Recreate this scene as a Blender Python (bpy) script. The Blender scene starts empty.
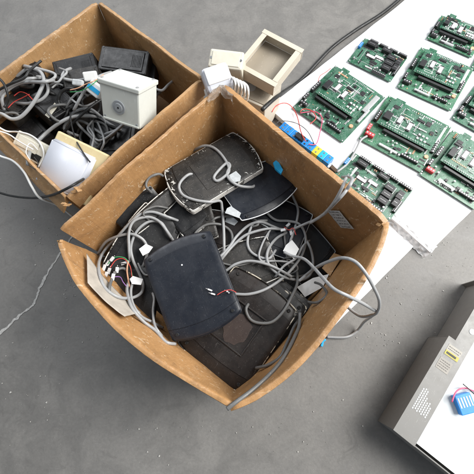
import bpy, bmesh, math, random
from mathutils import Vector, Matrix, noise
random.seed(7)
R = math.radians
C = bpy.data.collections.new('scene'); bpy.context.scene.collection.children.link(C)
SC = bpy.context.scene

# ------------------------------------------------------------------ camera
F = 342.0
HC = 1.16
up_c = Vector((-.0361, .311, -.0)).normalized()
Zc = Vector((-.0361, .311, .9497)).normalized()      # world Z seen in camera axes
Xc = (Vector((1, 0, 0)) - Zc * Zc.x).normalized()
Yc = Zc.cross(Xc)
ROT = Matrix((Xc, Yc, Zc))                            # camera -> world rotation
CAM = Vector((0, 0, HC))
cd = bpy.data.cameras.new('camera'); cam = bpy.data.objects.new('camera', cd); C.objects.link(cam)
cam.matrix_world = Matrix.Translation(CAM) @ ROT.to_4x4()
cd.sensor_width = 36; cd.lens = 36 * F / 474; cd.clip_start = .01; cd.clip_end = 200
SC.camera = cam

def ray(px, py):
    return (ROT @ Vector((px - 237, -(py - 237), -F))).normalized()
def W(px, py, z):
    d = ray(px, py)
    return CAM + d * ((z - HC) / d.z)
def proj(p):
    c = ROT.transposed() @ (p - CAM)
    return 237 + F * c.x / -c.z, 237 - F * c.y / -c.z
def hitz(px, py):
    dg = bpy.context.evaluated_depsgraph_get()
    ok, loc, n, i, o, m = SC.ray_cast(dg, CAM, ray(px, py))
    return loc.z if ok else 0.0

# ------------------------------------------------------------------ materials
def newmat(name):
    m = bpy.data.materials.new(name); m.use_nodes = True
    nt = m.node_tree; b = nt.nodes['Principled BSDF']
    return m, nt, b
def coords(nt, scale=(1, 1, 1)):
    tc = nt.nodes.new('ShaderNodeTexCoord'); mp = nt.nodes.new('ShaderNodeMapping')
    nt.links.new(tc.outputs['Object'], mp.inputs[0]); mp.inputs['Scale'].default_value = scale
    return mp.outputs[0]
def nz(nt, vec, scale, detail=6, rough=.6, dist=0):
    n = nt.nodes.new('ShaderNodeTexNoise'); nt.links.new(vec, n.inputs['Vector'])
    n.inputs['Scale'].default_value = scale; n.inputs['Detail'].default_value = detail
    n.inputs['Roughness'].default_value = rough; n.inputs['Distortion'].default_value = dist
    return n.outputs['Fac']
def ramp(nt, fac, stops):
    r = nt.nodes.new('ShaderNodeValToRGB'); nt.links.new(fac, r.inputs[0])
    e = r.color_ramp.elements
    while len(e) < len(stops): e.new(.5)
    for i, (p, c) in enumerate(stops):
        e[i].position = p
        e[i].color = (c, c, c, 1) if not hasattr(c, '__len__') else (*c, 1)
    return r.outputs[0]
def mix(nt, fac, a, b, mode='MIX'):
    m = nt.nodes.new('ShaderNodeMix'); m.data_type = 'RGBA'; m.blend_type = mode
    for s, v in ((m.inputs[0], fac), (m.inputs[6], a), (m.inputs[7], b)):
        if hasattr(v, 'links') or hasattr(v, 'is_linked'): nt.links.new(v, s)
        elif hasattr(v, '__len__'): s.default_value = (*v[:3], 1)
        else: s.default_value = v
    return m.outputs[2]
def bump(nt, b, h, strength=.3, dist=.002):
    n = nt.nodes.new('ShaderNodeBump'); nt.links.new(h, n.inputs['Height'])
    n.inputs['Strength'].default_value = strength; n.inputs['Distance'].default_value = dist
    nt.links.new(n.outputs[0], b.inputs['Normal'])

def plastic(name, col, rough=.45, dust=.25, dustcol=(.22, .22, .22), bs=.15, spec=.5, scale=1.0, scratch=.5):
    m, nt, b = newmat(name); v = coords(nt)
    n1 = nz(nt, v, 22 * scale, 8, .7, .6)
    f = ramp(nt, n1, [(.42, 0.0), (.78, dust)])
    c = mix(nt, f, col, dustcol)
    # fine scratches
    v2 = coords(nt, (1, .12, 1)); n2 = nz(nt, v2, 260 * scale, 3, .5, 1.5)
    s = ramp(nt, n2, [(.66, 0.0), (.71, scratch)])
    c = mix(nt, s, c, [min(1, x * 1.6 + .07) for x in col])
    sp = nz(nt, v, 420, 2, .5); s2 = ramp(nt, sp, [(.69, 0.0), (.74, min(1, dust * 2.2))])
    c = mix(nt, s2, c, [min(1, x * 1.5 + .12) for x in dustcol])
    nt.links.new(c, b.inputs['Base Color'])
    rr = ramp(nt, nz(nt, v, 35, 6, .7), [(.3, rough - .08), (.75, min(1, rough + .22))])
    nt.links.new(rr, b.inputs['Roughness']); b.inputs['Specular IOR Level'].default_value = spec
    bump(nt, b, nz(nt, v, 900, 2), bs, .0004)
    return m

def simple(name, col, rough=.5, metal=0, var=.15, scale=40):
    m, nt, b = newmat(name); v = coords(nt)
    f = ramp(nt, nz(nt, v, scale, 6, .65), [(.3, 0.0), (.75, 1.0)])
    c = mix(nt, f, [x * (1 - var) for x in col], [min(1, x * (1 + var)) for x in col])
    nt.links.new(c, b.inputs['Base Color']); b.inputs['Roughness'].default_value = rough
    b.inputs['Metallic'].default_value = metal
    return m

def cardboard(name, col=(.41, .222, .090)):
    m, nt, b = newmat(name); v = coords(nt)
    n1 = nz(nt, v, 5, 8, .7, .4); n2 = nz(nt, v, 70, 6, .7)
    c = mix(nt, ramp(nt, n1, [(.3, 0.0), (.7, 1.0)]), [x * .74 for x in col], [x * 1.15 for x in col])
    c = mix(nt, ramp(nt, n2, [(.35, 0.0), (.75, .35)]), c, [x * .62 for x in col])
    # rubbed pale scuffs and long scratches
    sc = nz(nt, coords(nt, (1, 1, .5)), 17, 10, .82, 1.6)
    c = mix(nt, ramp(nt, sc, [(.57, 0.0), (.64, .42)]), c, (.56, .39, .23))
    for rot, s_ in ((.6, 60), (-.9, 90), (1.9, 75)):
        vv = coords(nt, (.07, 1, .8)); vv.node.inputs['Rotation'].default_value = (0, rot * .5, rot)
        c = mix(nt, ramp(nt, nz(nt, vv, s_, 4, .6, 1.2), [(.645, 0.0), (.68, .55)]), c, (.64, .50, .34))
    # greasy and damp stains
    c = mix(nt, ramp(nt, nz(nt, v, 8, 8, .75, 1.1), [(.53, 0.0), (.66, .5)]), c, (.19, .105, .05))
    c = mix(nt, ramp(nt, nz(nt, v, 180, 3, .6), [(.63, 0.0), (.70, .35)]), c, (.14, .08, .04))
    nt.links.new(c, b.inputs['Base Color'])
    nt.links.new(ramp(nt, n1, [(.3, .38), (.7, .62)]), b.inputs['Roughness'])
    b.inputs['Specular IOR Level'].default_value = .5
    w = nz(nt, coords(nt, (1, 1, .04)), 120, 3); wr = nz(nt, v, 28, 5, .6, 1.2)
    bump(nt, b, mix(nt, .5, wr, w), .5, .004)
    return m

def concrete():
    m, nt, b = newmat('concrete'); v = coords(nt)
    big = nz(nt, v, 1.8, 8, .6, .3); mid = nz(nt, v, 9, 9, .7, .5); fine = nz(nt, v, 120, 6, .75)
    c = mix(nt, ramp(nt, big, [(.3, 0.0), (.7, 1.0)]), (.135, .130, .123), (.205, .197, .186))
    c = mix(nt, ramp(nt, mid, [(.42, 0.0), (.62, .6)]), c, (.24, .23, .215))
    c = mix(nt, ramp(nt, nz(nt, v, 14, 9, .75, 1.0), [(.56, 0.0), (.72, .5)]), c, (.085, .08, .075))
    c = mix(nt, ramp(nt, nz(nt, v, 3.2, 9, .7, 1.2), [(.54, 0.0), (.70, .38)]), c, (.095, .09, .085))
    c = mix(nt, ramp(nt, nz(nt, v, 7, 10, .8, 1.6), [(.66, 0.0), (.72, .55)]), c, (.30, .29, .27))
    c = mix(nt, ramp(nt, fine, [(.3, 0.0), (.8, .5)]), c, (.09, .085, .08))
    c = mix(nt, ramp(nt, nz(nt, v, 330, 2, .5), [(.70, 0.0), (.74, .6)]), c, (.34, .33, .31))
    # trowel scratches
    v2 = coords(nt, (.06, 1, 1)); v2.node.inputs['Rotation'].default_value = (0, 0, .8)
    c = mix(nt, ramp(nt, nz(nt, v2, 120, 3, .5, 2), [(.70, 0.0), (.74, .25)]), c, (.30, .29, .28))
    nt.links.new(c, b.inputs['Base Color'])
    nt.links.new(ramp(nt, mid, [(.3, .5), (.7, .75)]), b.inputs['Roughness'])
    bump(nt, b, mix(nt, .6, mid, fine), .35, .003)
    return m

def pcbmat(name, col):
    m, nt, b = newmat(name); v = coords(nt)
    c = mix(nt, ramp(nt, nz(nt, v, 30, 4), [(.4, 0.0), (.6, 1.0)]), col, [x * 1.5 for x in col])
    for sc, th, amt, rot in ((150, .03, .75, 0), (260, .025, .55, .785)):
        br = nt.nodes.new('ShaderNodeTexBrick'); vv = coords(nt); vv.node.inputs['Rotation'].default_value = (0, 0, rot)
        nt.links.new(vv, br.inputs['Vector']); br.inputs['Scale'].default_value = sc
        br.inputs['Mortar Size'].default_value = th; br.inputs['Brick Width'].default_value = 1.7
        br.inputs['Row Height'].default_value = .35
        k = nt.nodes.new('ShaderNodeMath'); k.operation = 'MULTIPLY'
        nt.links.new(br.outputs['Fac'], k.inputs[0])
        nt.links.new(ramp(nt, nz(nt, v, 55, 2), [(.44, 0.0), (.49, amt)]), k.inputs[1])
        c = mix(nt, k.outputs[0], c, (.17, .27, .22))
    # solder pads
    vo = nt.nodes.new('ShaderNodeTexVoronoi'); nt.links.new(v, vo.inputs['Vector']); vo.inputs['Scale'].default_value = 230
    c = mix(nt, ramp(nt, vo.outputs['Distance'], [(.14, .85), (.2, 0.0)]), c, (.42, .45, .42))
    nt.links.new(c, b.inputs['Base Color']); b.inputs['Roughness'].default_value = .35
    return m

M = {}
M['card'] = cardboard('cardboard'); M['card2'] = cardboard('cardboard_pale', (.45, .26, .115))
M['floor'] = concrete()
M['black'] = plastic('black_plastic', (.009, .009, .010), .36, .26, (.09, .088, .085), spec=.4)
M['navy'] = plastic('blue_black_plastic', (.009, .011, .017), .34, .14, (.05, .06, .075), scratch=.3, spec=.42)
M['brown'] = plastic('brown_black_plastic', (.012, .009, .008), .34, .22, (.07, .048, .038), spec=.4)
M['grime'] = plastic('grimy_black', (.010, .009, .008), .42, .42, (.10, .088, .075), bs=.5, scratch=.9)
M['teal'] = plastic('slate_plastic', (.018, .025, .032), .4, .2, (.09, .10, .11))
M['hole'] = simple('dark_hole', (.004, .004, .004), .8)
M['cable'] = plastic('grey_cable', (.29, .295, .30), .36, .35, (.42, .41, .39), scratch=.2)
M['cable_dark'] = plastic('dark_grey_cable', (.12, .12, .118), .45, .3, (.22, .21, .2), scratch=.2)
M['cable_black'] = plastic('black_cable', (.012, .012, .012), .45, .1)
M['cable_white'] = plastic('white_cable', (.72, .72, .70), .45, .15, (.5, .5, .48))
M['white'] = simple('white_paper', (.78, .78, .77), .7, var=.05)
M['tag'] = simple('grey_sticker', (.48, .50, .51), .55, var=.2, scale=90)
M['connector'] = simple('connector_white', (.74, .75, .76), .4, var=.08)
M['steel'] = simple('steel', (.55, .55, .55), .3, 1)
M['copper'] = simple('copper', (.7, .36, .16), .35, .7)
M['cream'] = plastic('cream_plastic', (.62, .51, .29), .45, .5, (.45, .34, .17))
M['cream2'] = plastic('pale_cream_plastic', (.60, .57, .48), .45, .4, (.40, .36, .28))
M['diffuser'] = plastic('white_diffuser', (.53, .545, .60), .3, .1, (.6, .62, .66), scratch=.1)
M['junction'] = plastic('pale_grey_plastic', (.62, .64, .60), .4, .3, (.45, .46, .42), scratch=.3)
M['gasket'] = simple('grey_rubber', (.30, .32, .34), .6)
M['foam'] = simple('white_foam_board', (.80, .80, .81), .7, var=.05, scale=6)
_nt = M['foam'].node_tree; bump(_nt, _nt.nodes['Principled BSDF'], nz(_nt, coords(_nt), 14, 8, .6, .8), .5, .006)
M['pcb'] = pcbmat('green_pcb', (.018, .078, .044)); M['pcb2'] = pcbmat('bright_green_pcb', (.024, .100, .050))
M['chip'] = simple('chip_black', (.02, .02, .022), .45, var=.3)
M['red'] = simple('red_plastic', (.62, .05, .06), .4); M['blue'] = simple('blue_plastic', (.02, .22, .62), .35)
M['skyblue'] = simple('bright_blue_plastic', (.02, .38, .72), .35)
M['yellow'] = simple('yellow_plastic', (.80, .70, .05), .4); M['orange'] = simple('tan_coil', (.62, .33, .2), .5)
M['green'] = simple('green_wire', (.05, .35, .12), .5); M['pink'] = simple('pink_wire', (.72, .10, .20), .45)
M['wire_red'] = simple('red_wire', (.60, .06, .05), .45); M['wire_black'] = simple('black_wire', (.015, .015, .015), .45)
M['wire_violet'] = simple('violet_wire', (.25, .12, .35), .45)
M['silver'] = simple('silver_can', (.55, .55, .56), .4, .5)
M['label'] = simple('blank_label', (.80, .80, .79), .6, var=.04)
M['ink'] = simple('printed_ink', (.06, .06, .06), .7)
M['beige'] = plastic('beige_powder_coat', (.30, .26, .205), .5, .3, (.32, .27, .2))
M['beige2'] = plastic('pale_beige_coat', (.52, .47, .39), .5, .3, (.4, .35, .27))
M['taupe'] = plastic('taupe_metal', (.21, .205, .195), .42, .35, (.2, .185, .165))
M['white_metal'] = simple('white_enamel', (.60, .63, .64), .4, var=.04)
M['foil'] = simple('silver_wrap', (.80, .81, .82), .35, .0, .12, 60)
M['crack'] = simple('crack_filler', (.46, .45, .43), .8, var=.35, scale=120)
M['chips'] = simple('paint_chip', (.50, .49, .46), .7)
M['dirt'] = simple('dirty_paper', (.40, .36, .31), .8, var=.2, scale=25)

# tape
def tape():
    m, nt, b = newmat('clear_tape'); v = coords(nt)
    b.inputs['Base Color'].default_value = (.72, .66, .58, 1); b.inputs['Roughness'].default_value = .15
    b.inputs['Transmission Weight'].default_value = .75; b.inputs['Alpha'].default_value = .75
    bump(nt, b, nz(nt, v, 60, 5, .7, 2), .9, .006)
    return m
M['tape'] = tape()
def edgewhite():
    m, nt, b = newmat('chipped_white_housing'); v = coords(nt)
    n = nz(nt, v, 22, 8, .7, 1.0)
    c = mix(nt, ramp(nt, n, [(.44, 0.0), (.47, 1.0)]), (.03, .028, .025), (.66, .64, .60))
    nt.links.new(c, b.inputs['Base Color']); b.inputs['Roughness'].default_value = .5
    return m
M['edgewhite'] = edgewhite()
def edgecream():
    m, nt, b = newmat('worn_edge'); v = coords(nt)
    n = nz(nt, v, 18, 8, .7, 1.0)
    c = mix(nt, ramp(nt, n, [(.50, 0.0), (.54, 1.0)]), (.02, .018, .016), (.60, .54, .44))
    nt.links.new(c, b.inputs['Base Color']); b.inputs['Roughness'].default_value = .45
    return m
M['edgecream'] = edgecream()

# ------------------------------------------------------------------ object helpers
def tag(o, label=None, cat=None, group=None, kind=None):
    if label: o['label'] = label
    if cat: o['category'] = cat
    if group: o['group'] = group
    if kind: o['kind'] = kind
    return o
def empty(name, mat=None, label=None, cat=None, group=None):
    o = bpy.data.objects.new(name, None); C.objects.link(o); o.empty_display_size = .03
    if mat is not None: o.matrix_world = mat
    return tag(o, label, cat, group)
def link(name, bm, mat, parent=None, smooth=False, local=None, mats=None):
    me = bpy.data.meshes.new(name); bmesh.ops.recalc_face_normals(bm, faces=bm.faces[:])
    bm.to_mesh(me); bm.free()
    for m_ in (mats or [mat]): me.materials.append(m_)
    if smooth:
        for p in me.polygons: p.use_smooth = True
    o = bpy.data.objects.new(name, me); C.objects.link(o)
    if parent: o.parent = parent
    if local is not None: o.matrix_local = local
    return o
def bx(bm, c, s, rot=None, bev=0, mi=0):
    g = bmesh.ops.create_cube(bm, size=1)
    vs = g['verts']; mt = Matrix.Translation(Vector(c)) @ (rot.to_4x4() if rot else Matrix()) @ Matrix.Diagonal((*s, 1))
    bmesh.ops.transform(bm, matrix=mt, verts=vs)
    fs = set(f for v in vs for f in v.link_faces)
    if bev:
        es = list(set(e for v in vs for e in v.link_edges))
        r = bmesh.ops.bevel(bm, geom=es, offset=bev, segments=2, affect='EDGES', profile=.5)
        fs = set(r['faces']) | set(f for f in fs if f.is_valid)
    for f in fs:
        if f.is_valid: f.material_index = mi
def cyl(bm, p, r, h, seg=20, r2=None, mi=0):
    g = bmesh.ops.create_cone(bm, cap_ends=True, segments=seg, radius1=r, radius2=r if r2 is None else r2, depth=h)
    bmesh.ops.translate(bm, vec=Vector(p) + Vector((0, 0, h / 2)), verts=g['verts'])
    for v in g['verts']:
        for f in v.link_faces: f.material_index = mi
def cr(pts, n):
    out = []
    P_ = [pts[0]] + list(pts) + [pts[-1]]
    for i in range(1, len(P_) - 2):
        a, b, c, d = P_[i - 1:i + 3]
        for k in range(n):
            t = k / n
            out.append(tuple(.5 * (2 * b[j] + (c[j] - a[j]) * t + (2 * a[j] - 5 * b[j] + 4 * c[j] - d[j]) * t * t + (3 * b[j] - a[j] - 3 * c[j] + d[j]) * t ** 3) for j in range(len(b))))
    out.append(tuple(pts[-1])); return out
def tube_bm(pts, r, seg=10, bm=None, mi=0):
    bm = bm or bmesh.new(); pts = [Vector(p) for p in pts]
    q = [pts[0]]
    for p in pts[1:]:
        if (p - q[-1]).length > r * .15: q.append(p)
    pts = q
    t = (pts[1] - pts[0]).normalized(); n = t.orthogonal().normalized(); rings = []
    for i, p in enumerate(pts):
        a = pts[max(0, i - 1)]; b = pts[min(len(pts) - 1, i + 1)]; t2 = (b - a).normalized()
        n = (n - t2 * n.dot(t2)).normalized(); bi = t2.cross(n)
        rings.append([bm.verts.new(p + (n * math.cos(k / seg * 2 * math.pi) + bi * math.sin(k / seg * 2 * math.pi)) * r) for k in range(seg)])
    for a, b in zip(rings, rings[1:]):
        for k in range(seg):
            f = bm.faces.new((a[k], a[(k + 1) % seg], b[(k + 1) % seg], b[k])); f.smooth = True; f.material_index = mi
    for rg in (rings[0], rings[-1]):
        f = bm.faces.new(rg); f.material_index = mi
    return bm
def frame(q, th=0):
    """matrix with origin at the quad's centre minus th along its normal; q = TL,TR,BR,BL as (px,py,z)"""
    a, b, c, d = [W(*p) for p in q]
    x = (b + c - a - d) / 2; y = (a + b - c - d) / 2; w, h = x.length, y.length
    x.normalize(); z = x.cross(y).normalized(); y = z.cross(x)
    o = (a + b + c + d) / 4 - z * th
    m = Matrix((x, y, z)).transposed().to_4x4(); m.translation = o
    return m, w, h

def settle():
    bpy.context.view_layer.update()

def cable_pts(px, r, lift=0.0, zfix=None, sink=0):
    """px: (x,y) or (x,y,z) control points; without z the cable lies on whatever is already under it"""
    settle()
    p2 = [(p[0], p[1]) for p in px]
    d = cr(p2, 10)
    out = [d[0]]
    for p in d[1:]:
        if math.hypot(p[0] - out[-1][0], p[1] - out[-1][1]) > 1.0: out.append(p)
    if zfix is not None:
        zz = cr([(z,) for z in zfix], 10)
        zs = [zz[min(len(zz) - 1, int(i / max(1, len(out) - 1) * (len(zz) - 1)))][0] for i in range(len(out))]
    else:
        raw = [hitz(*p) + r + lift for p in out]
        n = len(raw); mx = [max(raw[max(0, i - 5):i + 6]) for i in range(n)]
        zs = mx
        for _ in range(5):
            zs = [sum(zs[max(0, i - 4):i + 5]) / len(zs[max(0, i - 4):i + 5]) for i in range(n)]
            zs = [max(a, b) for a, b in zip(zs, raw)]
        for _ in range(2):
            zs = [sum(zs[max(0, i - 2):i + 3]) / len(zs[max(0, i - 2):i + 3]) for i in range(n)]
    n = len(out); K_ = 7
    if sink and n > 2 * K_:
        for i in range(K_):
            d_ = sink * ((K_ - i) / K_) ** 1.5; zs[i] -= d_; zs[n - 1 - i] -= d_
    return [W(p[0], p[1], z) for p, z in zip(out, zs)]
CABLES = {}
def cable(px, label, r=.0042, mat='cable', cat='cable', name='cable', lift=0.0, zfix=None, group=None, sink=0):
    pts = cable_pts(px, r, lift, zfix=zfix, sink=sink)
    base = pts[0].copy(); bm = tube_bm([p - base for p in pts], r)
    o = link(name, bm, M[mat], smooth=True); o.location = base
    tag(o, label, cat, group); settle()
    return o

# ------------------------------------------------------------------ floor
bm = bmesh.new()
for x, y in ((-30, -30), (30, -30), (30, 30), (-30, 30)): bm.verts.new((x, y, 0))
bm.faces.new(bm.verts); o = link('floor', bm, M['floor']); o['kind'] = 'structure'

def strip(name, px, w, z, mat):
    pts = [W(x, y, z) for x, y in cr(px, 14)]; bm = bmesh.new(); prev = None
    for i, p in enumerate(pts):
        t = (pts[min(i + 1, len(pts) - 1)] - pts[max(i - 1, 0)]).normalized(); s = Vector((-t.y, t.x, 0))
        j = noise.noise(p * 60) * .004 + noise.noise(p * 200) * .003
        ww = w * (1 + .9 * noise.noise(p * 45 + Vector((3, 1, 2)))) * (.3 + .7 * min(1, i / 6, (len(pts) - 1 - i) / 6))
        a = bm.verts.new(p + s * (ww + j)); b = bm.verts.new(p + s * (-ww + j))
        if prev: bm.faces.new((prev[0], prev[1], b, a))
        prev = (a, b)
    return link(name, bm, mat)
o = strip('floor_crack', [(83, 212), (72, 236), (54, 262), (41, 285), (34, 303), (20, 315), (4, 330), (-20, 350)], .0036, .0015, M['crack']); o['kind'] = 'structure'

# paint chips and crumbs on the floor
bm = bmesh.new()
spots = [(40, 240, 60, 60, 70), (95, 345, 40, 30, 26), (385, 300, 60, 60, 60), (405, 385, 30, 20, 16), (382, 340, 14, 14, 24), (250, 435, 230, 30, 60), (20, 360, 60, 60, 40), (440, 250, 40, 40, 30), (72, 288, 6, 10, 22), (300, 84, 12, 14, 12)]
for cx, cy, sx, sy, n in spots:
    for k in range(int(n * .75)):
        p = W(cx + random.gauss(0, sx * .55), cy + random.gauss(0, sy * .55), .0012)
        s = random.choice([.0010, .0012, .0016, .0022, .003]) * random.uniform(.6, 1.2)
        a0 = random.random() * 6; m_ = random.randint(3, 6)
        lo = []; hi = []
        for i in range(m_):
            a = a0 + i * 2 * math.pi / m_; rr = s * random.uniform(.5, 1.2)
            lo.append(bm.verts.new(p + Vector((math.cos(a) * rr, math.sin(a) * rr, -.001))))
            hi.append(bm.verts.new(p + Vector((math.cos(a) * rr * .8, math.sin(a) * rr * .8, random.uniform(.0004, .0018)))))
        bm.faces.new(hi)
        for i in range(m_): bm.faces.new((lo[i], lo[(i + 1) % m_], hi[(i + 1) % m_], hi[i]))
o = link('paint_chips', bm, M['chips']); tag(o, kind='stuff')

# ------------------------------------------------------------------ cardboard boxes
def wall(name, parent, rim_px, rimz, bot, outward_ref, mat, wob=.004, flap=.085, fold=.015, flare=0, droop=None, seed=0, nz_=26):
    """one corrugated side: rim curve (pixels at rimz) over a straight foot, folded-over outer flap. Returns inner surface f(s,z)"""
    rp = [W(x, y, rimz) for x, y in cr(rim_px, 12)]
    # resample by arclength
    L = [0]
    for a, b in zip(rp, rp[1:]): L.append(L[-1] + (b - a).length)
    N = 70
    def at(s):
        t = s * L[-1]
        for i in range(len(L) - 1):
            if L[i + 1] >= t or i == len(L) - 2:
                k = (t - L[i]) / max(1e-9, L[i + 1] - L[i]); return rp[i].lerp(rp[i + 1], min(1, max(0, k)))
    b0, b1 = bot
    def inner(s, z):
        p = at(s); q = b0.lerp(b1, s); t = max(0, min(1, z / rimz)); k = t ** 1.5
        r_ = q.lerp(p, k); r_.z = z
        return r_
    def nrm(s):
        a = at(max(0, s - .02)); b = at(min(1, s + .02)); t = (b - a).normalized(); n = Vector((t.y, -t.x, 0))
        if n.dot(at(s) - outward_ref) < 0: n = -n
        return n
    prof = [(0, rimz * k / 26) for k in range(26)] + [(0, rimz - .012), (.0003, rimz - .002), (.002, rimz), (fold * .5, rimz + .0006), (fold - .0012, rimz - .0002), (fold, rimz - .002), (fold + .001 + flare * .3, rimz - .025), (fold + .003 + flare * .65, rimz - flap * .6), (fold + .006 + flare, rimz - flap), (fold + .003 + flare, rimz - flap - .001), (fold - .002 + flare * .5, rimz - flap * .7), (.007, rimz - flap * .5), (.006, rimz * .5), (.005, 0)]
    bm = bmesh.new(); rows = []
    for i in range(N + 1):
        s = i / N; n = nrm(s); row = []
        edge = min(s, 1 - s)
        dz = -(.007 * noise.noise(Vector((s * 4, seed, 0))) + .0022 * noise.noise(Vector((s * 34, seed, 5))) + .0012 * noise.noise(Vector((s * 110, seed, 8))))
        if edge < .03: dz -= .006 * (1 - edge / .03) * (1 + noise.noise(Vector((s * 200, seed, 1))))
        for o_, z in prof:
            p = inner(s, min(z, rimz))
            top = max(0, (z / rimz - .5)) * 2
            jit = wob * noise.noise(Vector((s * 4 + seed, z * 9, seed))) * (1.0 if z > .02 else 0)
            jit += .0004 * noise.noise(Vector((s * 45, z * 50, seed)))
            crease = (-.003 * math.exp(-((z - rimz * .64) / .005) ** 2) + .0028 * (abs((s * 3.1 + z * 2.2 + seed * .37) % 1 - .5) - .25)) if o_ == 0 else 0
            q = p + n * (o_ + jit + crease); q.z = z + dz * top
            row.append(bm.verts.new(q))
        rows.append(row)
    for a, b in zip(rows, rows[1:]):
        for k in range(len(prof) - 1): bm.faces.new((a[k], a[k + 1], b[k + 1], b[k]))
        bm.faces.new((a[-1], a[0], b[0], b[-1]))
    for r_ in (rows[0], rows[-1]):
        bm.faces.new(r_)
    o = link(name, bm, mat, smooth=True)
    md = o.modifiers.new('crisp', 'EDGE_SPLIT'); md.split_angle = R(38)
    o.parent = parent; o.matrix_parent_inverse = parent.matrix_world.inverted()
    return o, inner, nrm
def solve(inner, px, py, zmax):
    best = (1e9, 0, 0)
    for i in range(101):
        for j in range(61):
            s, z = i / 100, zmax * j / 60
            x, y = proj(inner(s, z)); d = (x - px) ** 2 + (y - py) ** 2
            if d < best[0]: best = (d, s, z)
    return best[1], best[2]
def patch(name, parent, inner, nrm, px, zmax, mat, off=.0035, ns=14, curl=.0, mats=None, ink=None, seed=1):
    q = [solve(inner, x, y, zmax) for x, y in px]   # TL TR BR BL
    bm = bmesh.new(); g = []
    for i in range(ns + 1):
        u = i / ns; row = []
        for j in range(ns + 1):
            v = j / ns
            s = (q[0][0] * (1 - u) + q[1][0] * u) * (1 - v) + (q[3][0] * (1 - u) + q[2][0] * u) * v
            z = (q[0][1] * (1 - u) + q[1][1] * u) * (1 - v) + (q[3][1] * (1 - u) + q[2][1] * u) * v
            p = inner(s, z) - nrm(s) * (off + curl * v * v + .0008 * noise.noise(Vector((u * 5, v * 5, seed))))
            row.append(bm.verts.new(p))
        g.append(row)
    for i in range(ns):
        for j in range(ns):
            f = bm.faces.new((g[i][j], g[i + 1][j], g[i + 1][j + 1], g[i][j + 1]))
            if ink and ink((i + .5) / ns, (j + .5) / ns): f.material_index = 1
    o = link(name, bm, mat, smooth=True, mats=mats)
    o.parent = parent; o.matrix_parent_inverse = parent.matrix_world.inverted()
    md = o.modifiers.new('thickness', 'SOLIDIFY'); md.thickness = .0006
    return o

RZ = .36
A_, B_, C_, D_ = W(61, 231, RZ), W(221, 89, RZ), W(383, 222, RZ), W(232, 403, RZ)
ctr = (A_ + B_ + C_ + D_) / 4
box = empty('cardboard_box', Matrix.Translation(Vector((ctr.x, ctr.y, 0))), 'large open brown cardboard box in the middle, piled with black plastic covers and grey cables', 'box')
settle()
def foot(p, k=.97): q = ctr.lerp(p, k); q.z = .001; return q
fa, fb, fc, fd = foot(A_), foot(B_), foot(C_), foot(D_)
w_ab, in_ab, n_ab = wall('side_panel', box, [(61, 230), (100, 195), (140, 158), (182, 121), (222, 87)], RZ, (fa, fb), ctr, M['card'], seed=1, fold=.010)
w_bc, in_bc, n_bc = wall('side_panel', box, [(221, 87), (262, 121), (303, 155), (345, 190), (385, 224)], RZ, (fb, fc), ctr, M['card'], seed=2, fold=.017)
w_cd, in_cd, n_cd = wall('side_panel', box, [(385, 220), (377, 248), (353, 289), (322, 331), (288, 369), (256, 394), (229, 405)], RZ, (fc, fd), ctr, M['card'], seed=3, fold=.014)
w_da, in_da, n_da = wall('side_panel', box, [(236, 405), (192, 380), (152, 352), (111, 319), (84, 287), (70, 262), (60, 239)], RZ, (fd, fa), ctr, M['card'], seed=4, fold=.012)
bm = bmesh.new()
for p in (fa, fb, fc, fd): bm.verts.new(Vector((p.x, p.y, .006)) - Vector((ctr.x, ctr.y, 0)))
bm.faces.new(bm.verts)
o = link('bottom_panel', bm, M['card'], box)
patch('paper_lining', box, in_da, n_da, [(82, 256), (84, 286), (120, 322), (137, 318)], RZ, M['dirt'], off=.012, curl=.004)
patch('printed_label', box, in_bc, n_bc, [(328, 209), (341, 209), (356, 228), (342, 226)], RZ, None, off=.006, ns=24,
      mats=[M['tag'], M['ink']], ink=lambda u, v: .12 < u < .88 and int(v * 24) % 4 in (1,) and noise.noise(Vector((u * 16, int(v * 24), 0))) > -.1)
# crumpled packing tape over the far corner
bm = bmesh.new(); g = []
c0 = W(221, 88, RZ + .004)
for i in range(15):
    row = []
    for j in range(15):
        u, v = (i / 14 - .5) * 2, j / 14
        d = ((C_ - B_).normalized() if u > 0 else (A_ - B_).normalized()) * abs(u) * .050
        out = (B_ - ctr).normalized()
        p = c0 + d - out * (.012 - .038 * v) ; p.z = RZ + .008 - .02 * max(0, v - .5) ** 1 * 2 - .03 * max(0, .25 - v)
        p += Vector((noise.noise(p * 70), noise.noise(p * 70 + Vector((9, 0, 0))), noise.noise(p * 60 + Vector((0, 9, 0))))) * .009
        row.append(bm.verts.new(p - Vector((ctr.x, ctr.y, 0))))
    g.append(row)
for i in range(14):
    for j in range(14): bm.faces.new((g[i][j], g[i + 1][j], g[i + 1][j + 1], g[i][j + 1]))
link('packing_tape', bm, M['tape'], box)
# torn tabs where the left corner has split
def torn(px, z, parent, s=.02, seed=0):
    bm = bmesh.new(); p = W(px[0], px[1], z); rnd = random.Random(seed); ring = []
    cv = bm.verts.new(p + Vector((0, 0, .006)) - parent.location)
    for k in range(11):
        a = k / 11 * 2 * math.pi; rr = s * rnd.uniform(.35, 1.1)
        ring.append(bm.verts.new(p - parent.location + Vector((math.cos(a) * rr, math.sin(a) * rr * .6, rnd.uniform(-.004, .006)))))
    for k in range(11): bm.faces.new((cv, ring[k], ring[(k + 1) % 11]))
    o = link('torn_edge', bm, M['card2'], parent); md = o.modifiers.new('t', 'SOLIDIFY'); md.thickness = .003; return o
torn((61, 241), RZ - .004, box, .010, 3); torn((381, 225), RZ - .006, box, .012, 5)

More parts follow.
